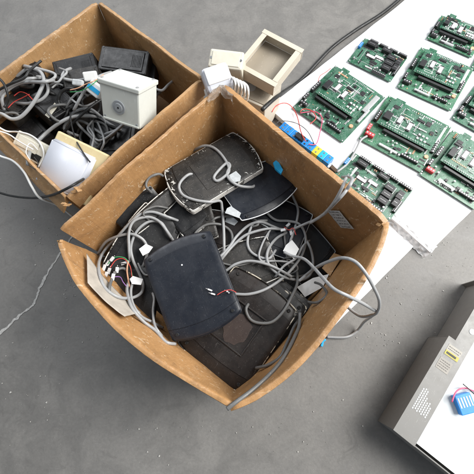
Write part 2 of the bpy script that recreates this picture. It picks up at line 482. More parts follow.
# ------------------------------------------------------------------ plastic covers
def cover(q, label, mat='black', th=.016, bulge=.10, taper=0.0, holes=True, ridge=False, housing=None, scratches=False, seed=0, slope=.006, groove=.72, name='plastic_cover', hs=1.0, sticker=None, lip=None):
    m, w, h = frame(q, th)
    e = empty(name, m, label, 'cover', 'black plastic covers piled in the big box')
    nu = 26; VS = sorted([k / 20 * 2 - 1 for k in range(21)] + [sg * (groove + d_) for sg in (-1, 1) for d_ in (-.006, 0, .008)] + [-.985, -.96, .96, .985]); nv = len(VS) - 1; bm = bmesh.new(); bl = bulge * w
    rnd = random.Random(seed)
    def pos(u, v):
        k = max(0, (abs(v) - .94) / .06)
        x = u * (w / 2) * (1 - taper * v * .5) * (1 - .03 * k * k)
        y = v * (h / 2 - bl * .5 + bl * (1 - u * u) * .9)
        return x, y
    g = []
    for i in range(nu + 1):
        u = math.sin((i / nu * 2 - 1) * math.pi / 2) if False else (i / nu * 2 - 1)
        row = []
        for j in range(nv + 1):
            v = VS[j]; x, y = pos(u, v)
            z = th - slope * max(0, (abs(v) - groove) / (1 - groove)) ** 1.3
            if abs(v) > groove - .001: z -= .0022
            z -= .0030 * max(0, (abs(u) - .93) / .07) ** 2 + .002 * max(0, (abs(v) - .96) / .04) ** 2
            z += .0010 * noise.noise(Vector((x * 14, y * 14, seed)))
            if ridge:
                z -= .0022 if (abs(u) < .46 and abs(v) < .40) else 0
            row.append(bm.verts.new((x, y, z)))
        g.append(row)
    for i in range(nu):
        for j in range(nv): f = bm.faces.new((g[i][j], g[i + 1][j], g[i + 1][j + 1], g[i][j + 1]))
    border = [g[i][0] for i in range(nu + 1)] + [g[nu][j] for j in range(1, nv + 1)] + [g[i][nv] for i in range(nu - 1, -1, -1)] + [g[0][j] for j in range(nv - 1, 0, -1)]
    low = [bm.verts.new((b.co.x * 1.004, b.co.y * 1.004, .003)) for b in border]
    n = len(border)
    for k in range(n): bm.faces.new((border[k], border[(k + 1) % n], low[(k + 1) % n], low[k]))
    bm.faces.new(low)
    for f in bm.faces: f.smooth = len(f.verts) == 4
    me_o = link('back_plate', bm, M[mat], e)
    md = me_o.modifiers.new('es', 'EDGE_SPLIT'); md.split_angle = R(40)
    # thin lip round the plate; some pale ones paint in a specular rim highlight
    lp = []
    for k in range(n + 1):
        c = low[k % n] if False else None
    edge = []
    for i in range(0, nu + 1, 1): edge.append(pos(i / nu * 2 - 1, -1))
    for j in range(1, nv + 1): edge.append(pos(1, VS[j]))
    for i in range(nu - 1, -1, -1): edge.append(pos(i / nu * 2 - 1, 1))
    for j in range(nv - 1, 0, -1): edge.append(pos(-1, VS[j]))
    edge.append(edge[0])
    if housing:
        bm = bmesh.new(); lo = []; hi = []
        for x, y in edge[:-1]:
            s = 1 + (.010 + .016 * abs(noise.noise(Vector((x * 20, y * 20, seed + 3))))) * hs
            lo.append(bm.verts.new((x * s, y * s, -.010))); hi.append(bm.verts.new((x * s, y * s, .008 + .004 * noise.noise(Vector((x * 30, y * 30, seed))))))
        k_ = len(lo)
        for k in range(k_): bm.faces.new((lo[k], lo[(k + 1) % k_], hi[(k + 1) % k_], hi[k]))
        bm.faces.new(hi); bm.faces.new(lo); link('housing', bm, M[housing], e)
    if lip or not housing:
        zz = th - .0056 if lip else .004
        link('lip', tube_bm([(x * 1.006, y * 1.006, zz) for x, y in edge], .0017 if lip else .0022, 6), M[lip or mat], e, smooth=True)
    if holes:
        for su in (-1, 1):
            for sv in (-1, 1):
                x, y = pos(su * .80, sv * .875); bm = bmesh.new()
                tube_bm([(x + .0042 * math.cos(a / 12 * 2 * math.pi), y + .0042 * math.sin(a / 12 * 2 * math.pi), th - slope * .4 + .0004) for a in range(14)], .0011, 6, bm)
                o = link('screw_boss', bm, M[mat], e, smooth=True)
                bm = bmesh.new(); cyl(bm, (x, y, th - slope * .55), .0036, .0022, 14); link('screw_hole', bm, M['hole'], o)
    if ridge:
        bm = bmesh.new(); a, b = .46 * w / 2, .42 * h / 2
        for p0, p1 in (((-a, -b), (a, -b)), ((a, -b), (a, b)), ((a, b), (-a, b)), ((-a, b), (-a, -b))):
            c = ((p0[0] + p1[0]) / 2, (p0[1] + p1[1]) / 2, th + .0005); L = math.hypot(p1[0] - p0[0], p1[1] - p0[1])
            bx(bm, c, (L + .004 if p0[1] == p1[1] else .0045, L - .005 if p0[0] == p1[0] else .0045, .004), bev=.0012)
        link('raised_frame', bm, M[mat], e)
        bm = bmesh.new(); rr = []
        for k in range(18):
            an = k / 18 * 2 * math.pi; q_ = 1 + .35 * noise.noise(Vector((math.cos(an) * 2, math.sin(an) * 2, seed)))
            rr.append(bm.verts.new((math.cos(an) * a * .72 * q_ , -b * .15 + math.sin(an) * b * .72 * q_, th - .0010)))
        bm.faces.new(rr); link('paper_residue', bm, M['residue'], e)
    if scratches:
        bm = bmesh.new()
        for k in range(90):
            side = rnd.random()
            t = rnd.uniform(-1, 1)
            u, v = (rnd.choice((-1, 1)) * rnd.uniform(.82, .99), t) if side < .55 else (t, rnd.choice((-1, 1)) * rnd.uniform(.88, .99))
            x, y = pos(u, v); s = rnd.choice([.001, .0018, .003, .0045])
            z0 = th - .0052 if side < .55 else th - slope - .001
            vs = [bm.verts.new((x + s * rnd.uniform(-1.6, 1.6), y + s * rnd.uniform(-1.6, 1.6), z0 + rnd.uniform(.003, .006))) for _ in range(4)]
            try: bm.faces.new(vs[:3]); bm.faces.new((vs[0], vs[2], vs[3]))
            except ValueError: pass
        link('peeling_flakes', bm, M['chips'], e)['kind'] = 'stuff'
        # inner plate outline
        a, b = .62 * w / 2, .42 * h / 2
        bm = bmesh.new()
        bx(bm, (0, 0, th + .0002), (a * 2, b * 2, .003), bev=.0012); link('access_plate', bm, M[mat], e)
    if sticker:
        u, v, su, sv, rz = sticker; bm = bmesh.new()
        vs = [bm.verts.new((u * w / 2 + x * su, v * h / 2 + y * sv, 0)) for x, y in ((-.5, -.4), (.4, -.5), (.6, .2), (.1, .55), (-.5, .4))]
        bm.faces.new(vs); o = link('sticker', bm, M['tag'], e); o.location.z = th + .0022
        md = o.modifiers.new('t', 'SOLIDIFY'); md.thickness = .0006
    settle()
    return e
M['residue'] = plastic('brown_residue', (.034, .020, .016), .55, .5, (.07, .045, .036))

# deep filler covers first
cover([(250, 240, .07), (300, 205, .07), (335, 262, .07), (285, 300, .07)], 'black plastic cover deep in the big box under the slate one', 'black', seed=21)
cover([(150, 215, .12), (240, 190, .12), (275, 260, .12), (185, 290, .12)], 'black plastic cover at the bottom of the pile, under the middle ones', 'grime', seed=22)
cover([(120, 240, .10), (170, 225, .10), (200, 320, .10), (140, 330, .10)], 'black plastic cover low in the pile under the big blue-black one', 'black', seed=23)
cover([(190, 300, .12), (270, 290, .12), (270, 370, .12), (200, 385, .12)], 'black plastic cover low in the pile beneath the brownish one with a raised frame', 'black', seed=24)
# slate cover near the right corner
cover([(292, 203, .13), (338, 252, .06), (303, 286, .07), (256, 238, .13)], 'slate grey plastic cover lying lowest at the right corner of the big box', 'teal', bulge=.03, th=.02, seed=5, slope=.003, groove=.8, lip='gasket')  # grey lip colour paints a highlight along the rim
cover([(262, 190, .15), (312, 213, .13), (296, 262, .13), (244, 240, .15)], 'black cover half buried under the knot of grey cables', 'navy', bulge=.05, seed=6, slope=.003, lip='tag')  # pale lip colour stands in for a specular rim line
# left side covers
cover([(98, 268, .22), (146, 200, .25), (182, 228, .19), (140, 300, .17)], 'black cover along the left wall of the big box under coiled cables', 'black', bulge=.05, seed=7, slope=.004, housing='edgecream', hs=.6, lip='edgewhite')  # white lip: chipped edge plus a painted rim highlight
cover([(128, 222, .255), (176, 182, .245), (186, 192, .225), (136, 238, .225)], 'narrow tilted black cover leaning on the left wall of the big box', 'grime', bulge=.03, holes=False, housing='edgecream', hs=.5, seed=8, lip='edgewhite')
cover([(152, 205, .215), (178, 186, .215), (216, 216, .20), (190, 236, .20)], 'black cover with a chipped white edge below the grimy top cover', 'black', bulge=.04, housing='edgewhite', hs=.9, seed=9, lip='edgewhite')  # lip adds a painted rim highlight to the chipped white edge
cover([(103, 270, .20), (150, 262, .20), (165, 335, .19), (125, 312, .19)], 'black cover at the left corner beneath the connectors with coloured wires', 'black', bulge=.03, seed=10, holes=False)
cover([(112, 215, .23), (150, 186, .25), (166, 204, .20), (126, 236, .19)], 'black cover standing almost upright against the left wall of the big box', 'black', bulge=.02, holes=False, housing='edgewhite', hs=.4, seed=31)
cover([(170, 210, .205), (206, 200, .205), (222, 236, .19), (186, 244, .19)], 'black cover wedged between the grimy top cover and the big blue-black one', 'grime', bulge=.04, housing='edgewhite', hs=.4, seed=32)
cover([(96, 262, .17), (112, 250, .20), (134, 300, .20), (118, 312, .17)], 'narrow black cover edge at the left corner of the big box', 'black', bulge=.03, holes=False, seed=33)
# middle
cover([(206, 206, .175), (268, 226, .175), (262, 262, .165), (200, 242, .165)], 'dark brownish cover lying in the middle below the glossy blue-black cover', 'brown', bulge=.06, seed=11, slope=.003, sticker=(-.2, .62, .035, .022, 0), housing='edgecream', hs=.5, lip='tag')  # pale lip is a painted glint along the rim
cover([(214, 246, .185), (262, 240, .185), (285, 272, .17), (222, 300, .18)], 'black cover in the centre with a scratched pale edge', 'grime', bulge=.05, seed=12, housing='edgewhite', hs=.8, lip='edgewhite')  # pale scratched edge, with a rim highlight painted into the lip
# lower right stack
cover([(262, 262, .150), (318, 309, .150), (254, 392, .150), (204, 350, .150)], 'black cover at the bottom of the stack in the near corner', 'black', bulge=.04, seed=13, housing='edgecream', hs=.4)
cover([(250, 262, .172), (312, 309, .168), (245, 392, .172), (192, 350, .172)], 'black cover in the middle of the stack in the near corner', 'black', bulge=.06, seed=14, housing='edgecream', hs=.4)
cover([(234, 262, .205), (304, 313, .195), (236, 393, .200), (178, 346, .205)], 'large brownish black cover with a raised rectangular frame, topmost of the near stack', 'brown', bulge=.07, ridge=True, seed=15, housing='edgecream', hs=1.0, th=.018, lip='edgecream')
# ------------------------------------------------------------------ grey cables of the big box
G1 = 'grey cables tangled in the big box'
cab = lambda px, label, **k: cable(px, label, group=k.pop('group', G1), sink=k.pop('sink', .022), **k)
cab([(179, 221), (168, 217), (153, 212), (141, 214), (130, 223), (117, 237), (105, 250), (99, 262), (100, 276), (106, 289), (118, 297), (131, 298), (141, 293), (143, 284), (139, 273), (133, 260), (131, 246), (137, 231), (148, 222), (160, 222), (167, 231), (174, 242)], 'grey cable coiled in a wide loop round the white connectors')
cab([(98, 254), (107, 241), (128, 234), (141, 238), (147, 247), (146, 258), (141, 271)], 'grey cable arching over the left corner of the pile')
cab([(171, 238), (164, 227), (157, 220), (147, 217), (134, 221), (129, 232), (129, 248), (130, 262)], 'grey cable in the inner bend of the left coil')
cab([(131, 277), (127, 288), (129, 300), (134, 311), (144, 322), (156, 331), (166, 342), (176, 344)], 'grey cable running down the left side of the pile to the blue-black cover')
cab([(135, 277), (131, 290), (133, 304), (141, 316), (152, 322), (163, 328)], 'grey cable running inside and parallel to the left wall', r=.0036)
cab([(150, 288), (154, 298), (153, 312), (155, 326), (162, 336)], 'thin grey cable beside the left edge of the big blue-black cover', r=.0034)
# cables lying deep in the pile
rnc = random.Random(11)
for cx, cy, rx, ry in ((215, 238, 22, 14), (240, 256, 26, 10), (262, 240, 18, 18), (280, 250, 22, 22), (296, 246, 12, 26), (150, 250, 16, 24), (122, 288, 14, 20), (310, 292, 16, 12), (270, 268, 30, 8), (236, 222, 26, 8), (294, 268, 20, 10), (160, 214, 16, 7)):
    a0 = rnc.random() * 6; n_ = rnc.randint(5, 7)
    cab([(cx + rx * math.cos(a0 + k * .75) * rnc.uniform(.75, 1.15), cy + ry * math.sin(a0 + k * .75) * rnc.uniform(.75, 1.15)) for k in range(n_)], 'grey cable lying deep in the pile, mostly covered by others', r=rnc.choice([.0030, .0036, .0040]), mat=rnc.choice(['cable', 'cable_dark', 'cable_dark']))
# centre knot
cab([(214, 262), (223, 254), (230, 246), (237, 236), (249, 225), (261, 222), (272, 226), (282, 230), (289, 232)], 'grey cable arching across the brownish cover in the middle')
cab([(216, 266), (229, 250), (238, 241), (248, 234), (266, 229), (278, 229), (286, 230)], 'grey cable just under the arch in the middle of the box')
cab([(289, 257), (290, 243), (295, 228), (298, 211), (294, 199), (288, 188), (280, 182)], 'grey cable standing upright through the knot')
cab([(258, 200), (267, 213), (276, 220), (288, 221), (299, 224), (305, 234), (305, 246), (299, 260), (284, 277), (266, 289), (250, 294), (236, 294), (224, 292)], 'grey cable making the biggest right-hand curve of the knot')
cab([(288, 232), (277, 238), (269, 248), (267, 259), (272, 269), (284, 277), (299, 280), (309, 276), (313, 265), (311, 250), (304, 236)], 'grey cable forming a closed ring in the knot')
cab([(214, 278), (227, 270), (236, 264), (250, 261), (266, 264), (280, 270), (292, 277)], 'grey cable bent over the top edge of the framed cover')
cab([(251, 301), (246, 309), (250, 319), (259, 323), (272, 322), (283, 312), (291, 298), (297, 284), (297, 272)], 'dark grey cable in an open hook on the framed cover', mat='cable_dark')
cab([(256, 368), (268, 365), (280, 357), (287, 343), (293, 329), (299, 318)], 'dark cable lying along the chipped edge of the near stack', mat='cable_dark', r=.004)
cab([(289, 231), (305, 224), (320, 217), (332, 205), (341, 190), (346, 178)], 'grey cable climbing from the knot to the right wall')
cab([(227, 409), (236, 402), (251, 391), (266, 378), (279, 364), (288, 350), (294, 338), (299, 326), (300, 312)], 'dark grey cable in the near corner behind the box rim', mat='cable_dark', r=.0046, sink=0)
cab([(275, 277), (284, 266), (296, 258), (303, 246), (310, 240)], 'thin grey cable crossing low through the knot', r=.0034)
# big blue-black cover
cover([(145, 258, .265), (207, 224, .285), (243, 318, .275), (168, 343, .255)], 'large smooth blue-black cover with rounded ends, the biggest and nearest in the box', 'navy', bulge=.10, seed=16, th=.02, slope=.004, groove=.76, taper=-.04)
# glossy blue-black cover
cover([(302, 190, .195), (248, 218, .215), (214, 190, .215), (270, 156, .20)], 'small blue-black cover tucked under the white-edged one, with a pale arched rim', 'navy', bulge=.10, seed=17, th=.018, lip='connector')  # white rim, its highlight put into the lip colour too
# grimy top cover
cover([(237, 135, .235), (272, 172, .235), (184, 205, .255), (160, 166, .255)], 'grimy black cover with chipped white edges, farthest and topmost in the box', 'grime', bulge=.12, seed=18, th=.018, scratches=True, housing='edgewhite', hs=1.5, slope=.004, groove=.8, lip='edgewhite')

# small things in the big box
def scrap(px, zs, label, cat, name, mat, thick=.001):
    bm = bmesh.new(); P = [W(x, y, z) for (x, y), z in zip(px, zs)]; c = sum(P, Vector()) / len(P)
    bm.faces.new([bm.verts.new(p - c) for p in P]); bmesh.ops.triangulate(bm, faces=bm.faces[:])
    bmesh.ops.subdivide_edges(bm, edges=bm.edges[:], cuts=3, use_grid_fill=True)
    for v in bm.verts: v.co.z += .002 * noise.noise((v.co + c) * 40)
    o = link(name, bm, mat); o.location = c; md = o.modifiers.new('t', 'SOLIDIFY'); md.thickness = thick
    tag(o, label, cat); settle(); return o
def on(px, lift=.003):
    settle(); return [hitz(x, y) + lift for x, y in px]
def flat(px, lift=.003):
    z = max(on(px, lift)); return [z] * len(px)
p = [(229, 175), (236, 171), (241, 176), (240, 181), (232, 183)]; scrap(p, flat(p), 'torn pale grey sticker on the grimy cover beside the cable knot', 'sticker', 'sticker', M['tag'])
p = [(227, 208), (231, 206), (241, 213), (239, 218), (225, 213)]; scrap(p, flat(p, .004), 'pale grey sticker below the arched rim of the small blue-black cover', 'sticker', 'sticker', M['tag'])
p = [(286, 245), (292, 240), (299, 249), (294, 259), (283, 251)]; scrap(p, flat(p, .004), 'white tag in the middle of the cable knot', 'tag', 'paper_tag', M['white'])
p = [(313, 278), (329, 274), (323, 287), (305, 297), (297, 287)]; scrap(p, [.12] * 5, 'white paper against the right wall of the big box', 'paper', 'paper_sheet', M['white'])
p = [(322, 268), (334, 253), (342, 256), (330, 276)]; scrap(p, [.10, .09, .10, .11], 'scrap of bare cardboard in the right corner of the big box', 'cardboard', 'cardboard_scrap', M['card2'], .004)
p = [(273, 164), (277, 161), (283, 171), (281, 175), (275, 170)]; scrap(p, [.235] * 5, 'bright blue plastic bit between the grimy cover and the box wall', 'plastic bit', 'plastic_bit', M['skyblue'], .008)

# ------------------------------------------------------------------ grey cables on top of the pile
cab([(193, 151), (203, 146), (212, 147), (220, 153), (227, 163), (229, 171), (224, 177), (217, 181), (214, 177), (220, 169), (227, 163), (230, 166), (227, 174), (231, 181), (240, 186), (252, 187), (255, 184)], 'grey cable tied in a small knot on the grimy cover', r=.0043)
cab([(196, 177), (190, 174), (182, 180), (179, 187), (183, 195), (195, 200), (210, 202), (220, 201), (222, 208), (223, 218), (224, 236), (224, 256)], 'grey cable curling round the front of the grimy cover and dropping down the middle', r=.0042)
cab([(152, 193), (146, 186), (149, 178), (158, 174), (163, 176)], 'short dark cable loop beside the left end of the grimy cover', r=.004, mat='cable_dark')
# loop over the right rim and out to the floor
cable([(284, 252), (292, 256), (304, 259), (314, 268), (322, 277), (334, 289), (348, 296), (362, 303), (372, 309), (377, 312), (372, 316), (364, 322), (357, 331), (346, 337), (327, 337)],
      'grey cable leaving the box over the right rim and ending on the floor', zfix=[.21, .22, .25, .29, .33, .37, .385, .36, .30, .22, .12, .03, .006, .006, .006], group=G1)
cable([(299, 281), (305, 276), (314, 269), (325, 263), (341, 258), (354, 261), (364, 271), (373, 286), (379, 300), (378, 311), (372, 315), (360, 316), (346, 306), (340, 300)],
      'grey cable looping high over the right rim and doubling back outside', zfix=[.19, .22, .28, .33, .37, .385, .385, .37, .33, .27, .22, .18, .15, .12], group=G1)

# white crimp connectors with coloured wires
def crimp(px, ang, L, label, z=None, mat='connector', grp='crimp connectors on the cable ends', r=.0036):
    settle(); z = (hitz(*px) if z is None else z) + .004
    p = W(px[0], px[1], z); a = R(ang)
    e = empty('crimp_connector', Matrix.Translation(p) @ Matrix.Rotation(a, 4, 'Z') @ Matrix.Rotation(R(-12), 4, 'Y'), label, 'connector', grp)
    bm = bmesh.new(); bx(bm, (0, 0, 0), (L, r * 2.2, r * 1.6), bev=.0009); link('sleeve', bm, M[mat], e)
    bm = bmesh.new(); tube_bm([(L / 2, 0, 0), (L / 2 + .006, 0, .0005)], .0010, 6, bm); link('pin', bm, M['steel'], e)
    settle(); return e
for px, a, L, lab in (((104, 268), 70, .020, 'white crimp connector leftmost of the cluster at the left corner'), ((109, 271), 75, .018, 'white crimp connector second from the left in the corner cluster'), ((113, 277), 80, .018, 'white crimp connector lowest in the corner cluster'), ((108, 263), 60, .016, 'white crimp connector topmost in the corner cluster'), ((125, 263), 15, .024, 'white crimp connector lying level, right of the corner cluster')):
    crimp(px, a, L, lab)
cable([(108, 264), (113, 258), (121, 257), (127, 260), (131, 270), (133, 278)], 'green wire arched over the corner connectors', r=.0012, mat='green', cat='wire', name='wire')
cable([(110, 268), (116, 260), (124, 259), (130, 266), (132, 277)], 'red wire beside the green one at the corner connectors', r=.0012, mat='wire_red', cat='wire', name='wire')
cable([(112, 272), (117, 265), (126, 264), (129, 272), (130, 279)], 'black wire among the corner connectors', r=.0012, mat='wire_black', cat='wire', name='wire')
cable([(113, 277), (120, 277), (123, 282), (127, 287)], 'violet wire under the corner connectors', r=.0012, mat='wire_violet', cat='wire', name='wire')
cable([(128, 262), (127, 270), (128, 278), (130, 288)], 'bare copper coloured wire under the level corner connector', r=.0022, mat='orange', cat='wire', name='wire')
for p, lab in (([(139, 249), (146, 244), (153, 247), (149, 253), (143, 256)], 'torn white sticker inside the left cable coil'), ([(130, 279), (133, 276), (143, 279), (141, 285), (132, 284)], 'white paper tag on the cable under the corner connectors')):
    scrap(p, flat(p, .006), lab, 'sticker', 'sticker', M['white'])
for px, a, L, lab in (((106, 275), 72, .018, 'white crimp connector below the leftmost one in the corner cluster'), ((117, 270), 85, .016, 'white crimp connector in the middle of the corner cluster, on the red wire'), ((112, 259), 50, .014, 'white crimp connector behind the topmost one in the corner cluster')):
    crimp(px, a, L, lab)
crimp((210, 290), 160, .012, 'small crimp pin nearer the middle of the big blue-black cover', r=.0018)
crimp((213, 294), 165, .012, 'small crimp pin just below the other on the blue-black cover', r=.0018)
crimp((228, 292), 150, .009, 'small crimp pin on red wires at the cover edge', r=.0018)
cable([(215, 291), (221, 294), (228, 292), (234, 292)], 'thin black wire to the crimp pins on the blue-black cover', r=.0009, mat='wire_black', cat='wire', name='wire')
cable([(217, 295), (224, 291), (231, 290), (237, 293)], 'thin red wire to the crimp pins on the blue-black cover', r=.0009, mat='wire_red', cat='wire', name='wire')
for px, a, lab in (((288, 225), 40, 'white crimp connector at the top of the cable knot'), ((291, 233), 100, 'white crimp connector standing in the middle of the knot'), ((283, 230), 10, 'white crimp connector on the left of the knot')):
    crimp(px, a, .015, lab)
cable([(284, 227), (289, 230), (293, 228), (296, 235)], 'short red wire in the cable knot', r=.0012, mat='wire_red', cat='wire', name='wire')
bm = bmesh.new(); cyl(bm, (0, 0, 0), .0022, .0012, 12)
o = link('white_screw', bm, M['connector']); o.location = W(182, 265, hitz(182, 265) - .0003); tag(o, 'tiny white screw on the upper part of the big blue-black cover', 'screw')

# ------------------------------------------------------------------ second box, far left
RZ2 = .30
Q1, Q2 = W(199, 78, RZ2), W(65, 195, RZ2)
ax = (Q1 - Q2); sd = Vector((-ax.y, ax.x, 0)).normalized()
if sd.dot(W(0, 148, RZ2) - Q2) < 0: sd = -sd
Q3, Q4 = Q2 + sd * .50, Q1 + sd * .50
c2 = (Q1 + Q2 + Q3 + Q4) / 4
box2 = empty('cardboard_box', Matrix.Translation(Vector((c2.x, c2.y, 0))), 'second cardboard box at the far left, filled with cables, a junction box and light fittings', 'box'); settle()
def foot2(p, k=.985): q = c2.lerp(p, k); q.z = .001; return q
def pxs(a, b, n=5, bow=0, out=None):
    r = []
    for i in range(n):
        t = i / (n - 1); p = a.lerp(b, t)
        if bow: p = p + (p - c2).normalized() * bow * math.sin(t * math.pi)
        r.append(proj(p))
    return r
f1, f2, f3, f4 = map(foot2, (Q1, Q2, Q3, Q4))
wall('side_panel', box2, pxs(Q1, Q2), RZ2, (f1, f2), c2, M['card2'], seed=11, fold=.012, flap=.06, wob=.003)
wall('side_panel', box2, pxs(Q2, Q3), RZ2, (f2, f3), c2, M['card2'], seed=12, fold=.008, flap=.055, flare=.030, wob=.003)
wall('side_panel', box2, pxs(Q3, Q4), RZ2, (f3, f4), c2, M['card2'], seed=13, fold=.012, flap=.06)
wall('side_panel', box2, pxs(Q4, Q1), RZ2, (f4, f1), c2, M['card2'], seed=14, fold=.012, flap=.06)
bm = bmesh.new()
for p in (f1, f2, f3, f4): bm.verts.new(Vector((p.x, p.y, .006)) - Vector((c2.x, c2.y, 0)))
bm.faces.new(bm.verts); link('bottom_panel', bm, M['card2'], box2)
torn((77, 190), RZ2 + .004, box2, .022, 9); torn((66, 205), RZ2 - .006, box2, .02, 12)

def case(q, th, label, mat, name='plastic_case', cat='case', group=None, inset=.006, parts=(), bev=.004, depth_mat=None):
    m, w, h = frame(q, th)
    e = empty(name, m, label, cat, group)
    bm = bmesh.new(); bx(bm, (0, 0, th / 2), (w, h, th), bev=min(bev, th * .3)); link('shell', bm, M[mat], e, smooth=False)
    return e, w, h
# black equipment in the second box
K = 'black equipment cases in the second box'
def blackcase(q, th, label, mat='black', vents=True, seed=0):
    e, w, h = case(q, th, label, mat, group=K)
    bm = bmesh.new(); bx(bm, (0, 0, th + .001), (w * .82, h * .78, .004), bev=.0015); link('lid', bm, M[mat], e)
    if vents:
        bm = bmesh.new()
        for k in range(7): bx(bm, (w * .18 + k * w * .03, 0, th + .0035), (w * .012, h * .5, .002))
        link('vent_ribs', bm, M['black'], e)
    for sx in (-1, 1):
        for sy in (-1, 1):
            bm = bmesh.new(); cyl(bm, (sx * w * .45, sy * h * .44, th - .0005), .0035, .0015, 12); link('screw', bm, M['steel' if seed % 2 else 'chip'], e)
    settle(); return e
blackcase([(40, 60, .09), (130, 60, .09), (150, 122, .09), (82, 168, .09)], .04, 'flat black case at the bottom of the second box', seed=0, vents=False)
blackcase([(-25, 110, .10), (20, 78, .10), (78, 128, .08), (44, 168, .08)], .04, 'black case low in the left corner of the second box', seed=0, vents=False)
blackcase([(96, 110, .16), (150, 116, .18), (120, 150, .16), (84, 160, .14)], .05, 'black case beneath the junction box in the second box', seed=6, vents=False)
blackcase([(-20, 118, .16), (14, 100, .17), (50, 128, .16), (26, 160, .15)], .05, 'black case behind the cream box in the second box', seed=6, vents=False)
blackcase([(100, 58, .2), (150, 60, .2), (160, 90, .18), (104, 92, .18)], .05, 'black case behind the junction box in the second box', seed=6, vents=False)
blackcase([(28, 95, .24), (58, 80, .22), (76, 103, .20), (48, 124, .22)], .06, 'black case with a cream sticker in the second box', seed=2)
blackcase([(-8, 95, .24), (30, 72, .22), (44, 96, .20), (8, 124, .22)], .05, 'black case under the thick grey cable loop', mat='grime', seed=1)
blackcase([(50, 62, .25), (92, 52, .25), (100, 78, .22), (60, 88, .22)], .06, 'black case at the far side of the second box', mat='black', seed=2)
blackcase([(2, 72, .27), (36, 62, .27), (44, 78, .25), (10, 92, .25)], .05, 'black case close to the far left wall of the second box', mat='black', seed=2, vents=False)
blackcase([(60, 70, .27), (98, 66, .27), (100, 84, .25), (66, 94, .25)], .05, 'black case behind the white cartons', mat='grime', seed=2, vents=False)
blackcase([(100, 44, .24), (150, 52, .24), (146, 74, .22), (98, 70, .22)], .08, 'black case standing behind the junction box at the far wall', mat='black', seed=2)
p = [(45, 115), (55, 103), (58, 106), (49, 118)]; scrap(p, flat(p, .003), 'cream sticker strip on a black case in the second box', 'sticker', 'sticker', M['cream2'])
# grey cables filling
G2 = 'grey cables piled in the second box'
cb2 = lambda px, label, **k: cable(px, label, group=k.pop('group', G2), sink=.02, **k)
rn = random.Random(5)
labs = ['lowest', 'second lowest', 'third lowest', 'fourth lowest', 'fifth lowest', 'uppermost']
for i, px in enumerate([[(66, 150), (75, 140), (80, 128), (92, 122), (104, 124), (108, 132), (104, 140)], [(70, 120), (84, 122), (96, 130), (106, 136), (114, 136)],
        [(60, 128), (72, 134), (84, 146), (96, 148), (106, 142), (110, 134)], [(74, 112), (78, 124), (90, 136), (98, 144), (104, 144)],
        [(86, 110), (92, 122), (94, 136), (102, 142), (112, 136), (118, 128)], [(64, 118), (80, 114), (96, 116), (110, 124), (120, 130), (124, 128)]]):
    cb2(px, 'grey cable, %s of the tangle below the junction box' % labs[i], r=.0048, mat='cable' if i % 2 else 'cable_dark')
rnb = random.Random(3)
for cx, cy, rx, ry in ((88, 128, 22, 16), (100, 136, 18, 18), (78, 118, 16, 12), (112, 142, 14, 12), (60, 84, 18, 12), (26, 92, 24, 16), (14, 104, 16, 12), (76, 74, 14, 8), (36, 76, 20, 8), (84, 122, 20, 14), (104, 130, 18, 12), (70, 100, 12, 12), (92, 104, 10, 12), (150, 106, 12, 10), (20, 80, 18, 8), (52, 74, 16, 8), (10, 120, 12, 8), (60, 112, 12, 10), (164, 84, 10, 8)):
    a0 = rnb.random() * 6
    pp = [(cx + rx * math.cos(a0 + k * .8) * rnb.uniform(.7, 1.15), cy + ry * math.sin(a0 + k * .8) * rnb.uniform(.7, 1.15)) for k in range(rnb.randint(5, 7))]
    cb2([(x, min(y, 195 - .873 * (x - 65) - 20)) for x, y in pp], 'grey cable in the heap filling the second box, one of many alike', r=rnb.choice([.0035, .0045, .0050]), mat=rnb.choice(['cable', 'cable', 'cable', 'cable_dark', 'cable_black']))
cb2([(28, 165), (30, 152), (42, 137), (58, 124), (72, 117), (88, 116), (100, 117)], 'thick grey cable sweeping from the cream box to the junction box', r=.0058)
cb2([(74, 110), (82, 95), (92, 82), (100, 76), (112, 72)], 'grey cable running up to the far side behind the junction box', r=.005)
cb2([(-8, 112), (2, 114), (12, 119), (22, 116), (34, 102), (43, 84), (42, 74), (35, 69), (24, 66)], 'thick grey cable in a tall loop over the black cases', r=.0058, lift=.015)
cb2([(4, 110), (2, 98), (8, 90), (18, 84), (30, 82), (42, 82), (54, 80)], 'grey cable lying level across the black cases', r=.0052, lift=.008)
cb2([(-6, 104), (2, 92), (14, 84), (28, 79), (40, 78)], 'grey cable behind the tall loop', r=.0048, lift=.004)
cb2([(52, 88), (58, 84), (64, 86)], 'short pale cable hook on the black case', r=.003, mat='cable_white')
for i, px in enumerate([[(66, 108), (72, 98), (80, 92), (88, 96)], [(70, 98), (78, 104), (86, 106), (98, 100)], [(96, 120), (101, 130), (104, 142), (100, 152)], [(88, 126), (94, 136), (92, 148), (96, 158)]]):
    cb2(px, ['thin grey cable beside the blue and white carton', 'thin grey cable below the blue and white carton', 'thin grey cable under the left corner of the junction box', 'thin grey cable beside the right end of the lamp'][i], r=.0035)
cable([(48, 150), (62, 134), (78, 118), (92, 106), (104, 98)], 'black cable across the tangle towards the junction box', r=.0045, mat='cable_black')
cable([(-5, 92), (10, 84), (24, 78), (30, 70), (42, 60)], 'black cable at the far left above the grey loop', r=.004, mat='cable_black', lift=.005)
cable([(-4, 76), (4, 84), (8, 98), (4, 108)], 'short black cable hanging at the picture edge over the far box', r=.004, mat='cable_black', lift=.01)
cable([(14, 96), (20, 92), (27, 94), (33, 100)], 'red wire on the black case under the loop', r=.0016, mat='wire_red', cat='wire', name='wire')
cable([(8, 108), (14, 102), (22, 98), (30, 94)], 'second red wire on the black case, nearer the loop', r=.0014, mat='wire_red', cat='wire', name='wire')
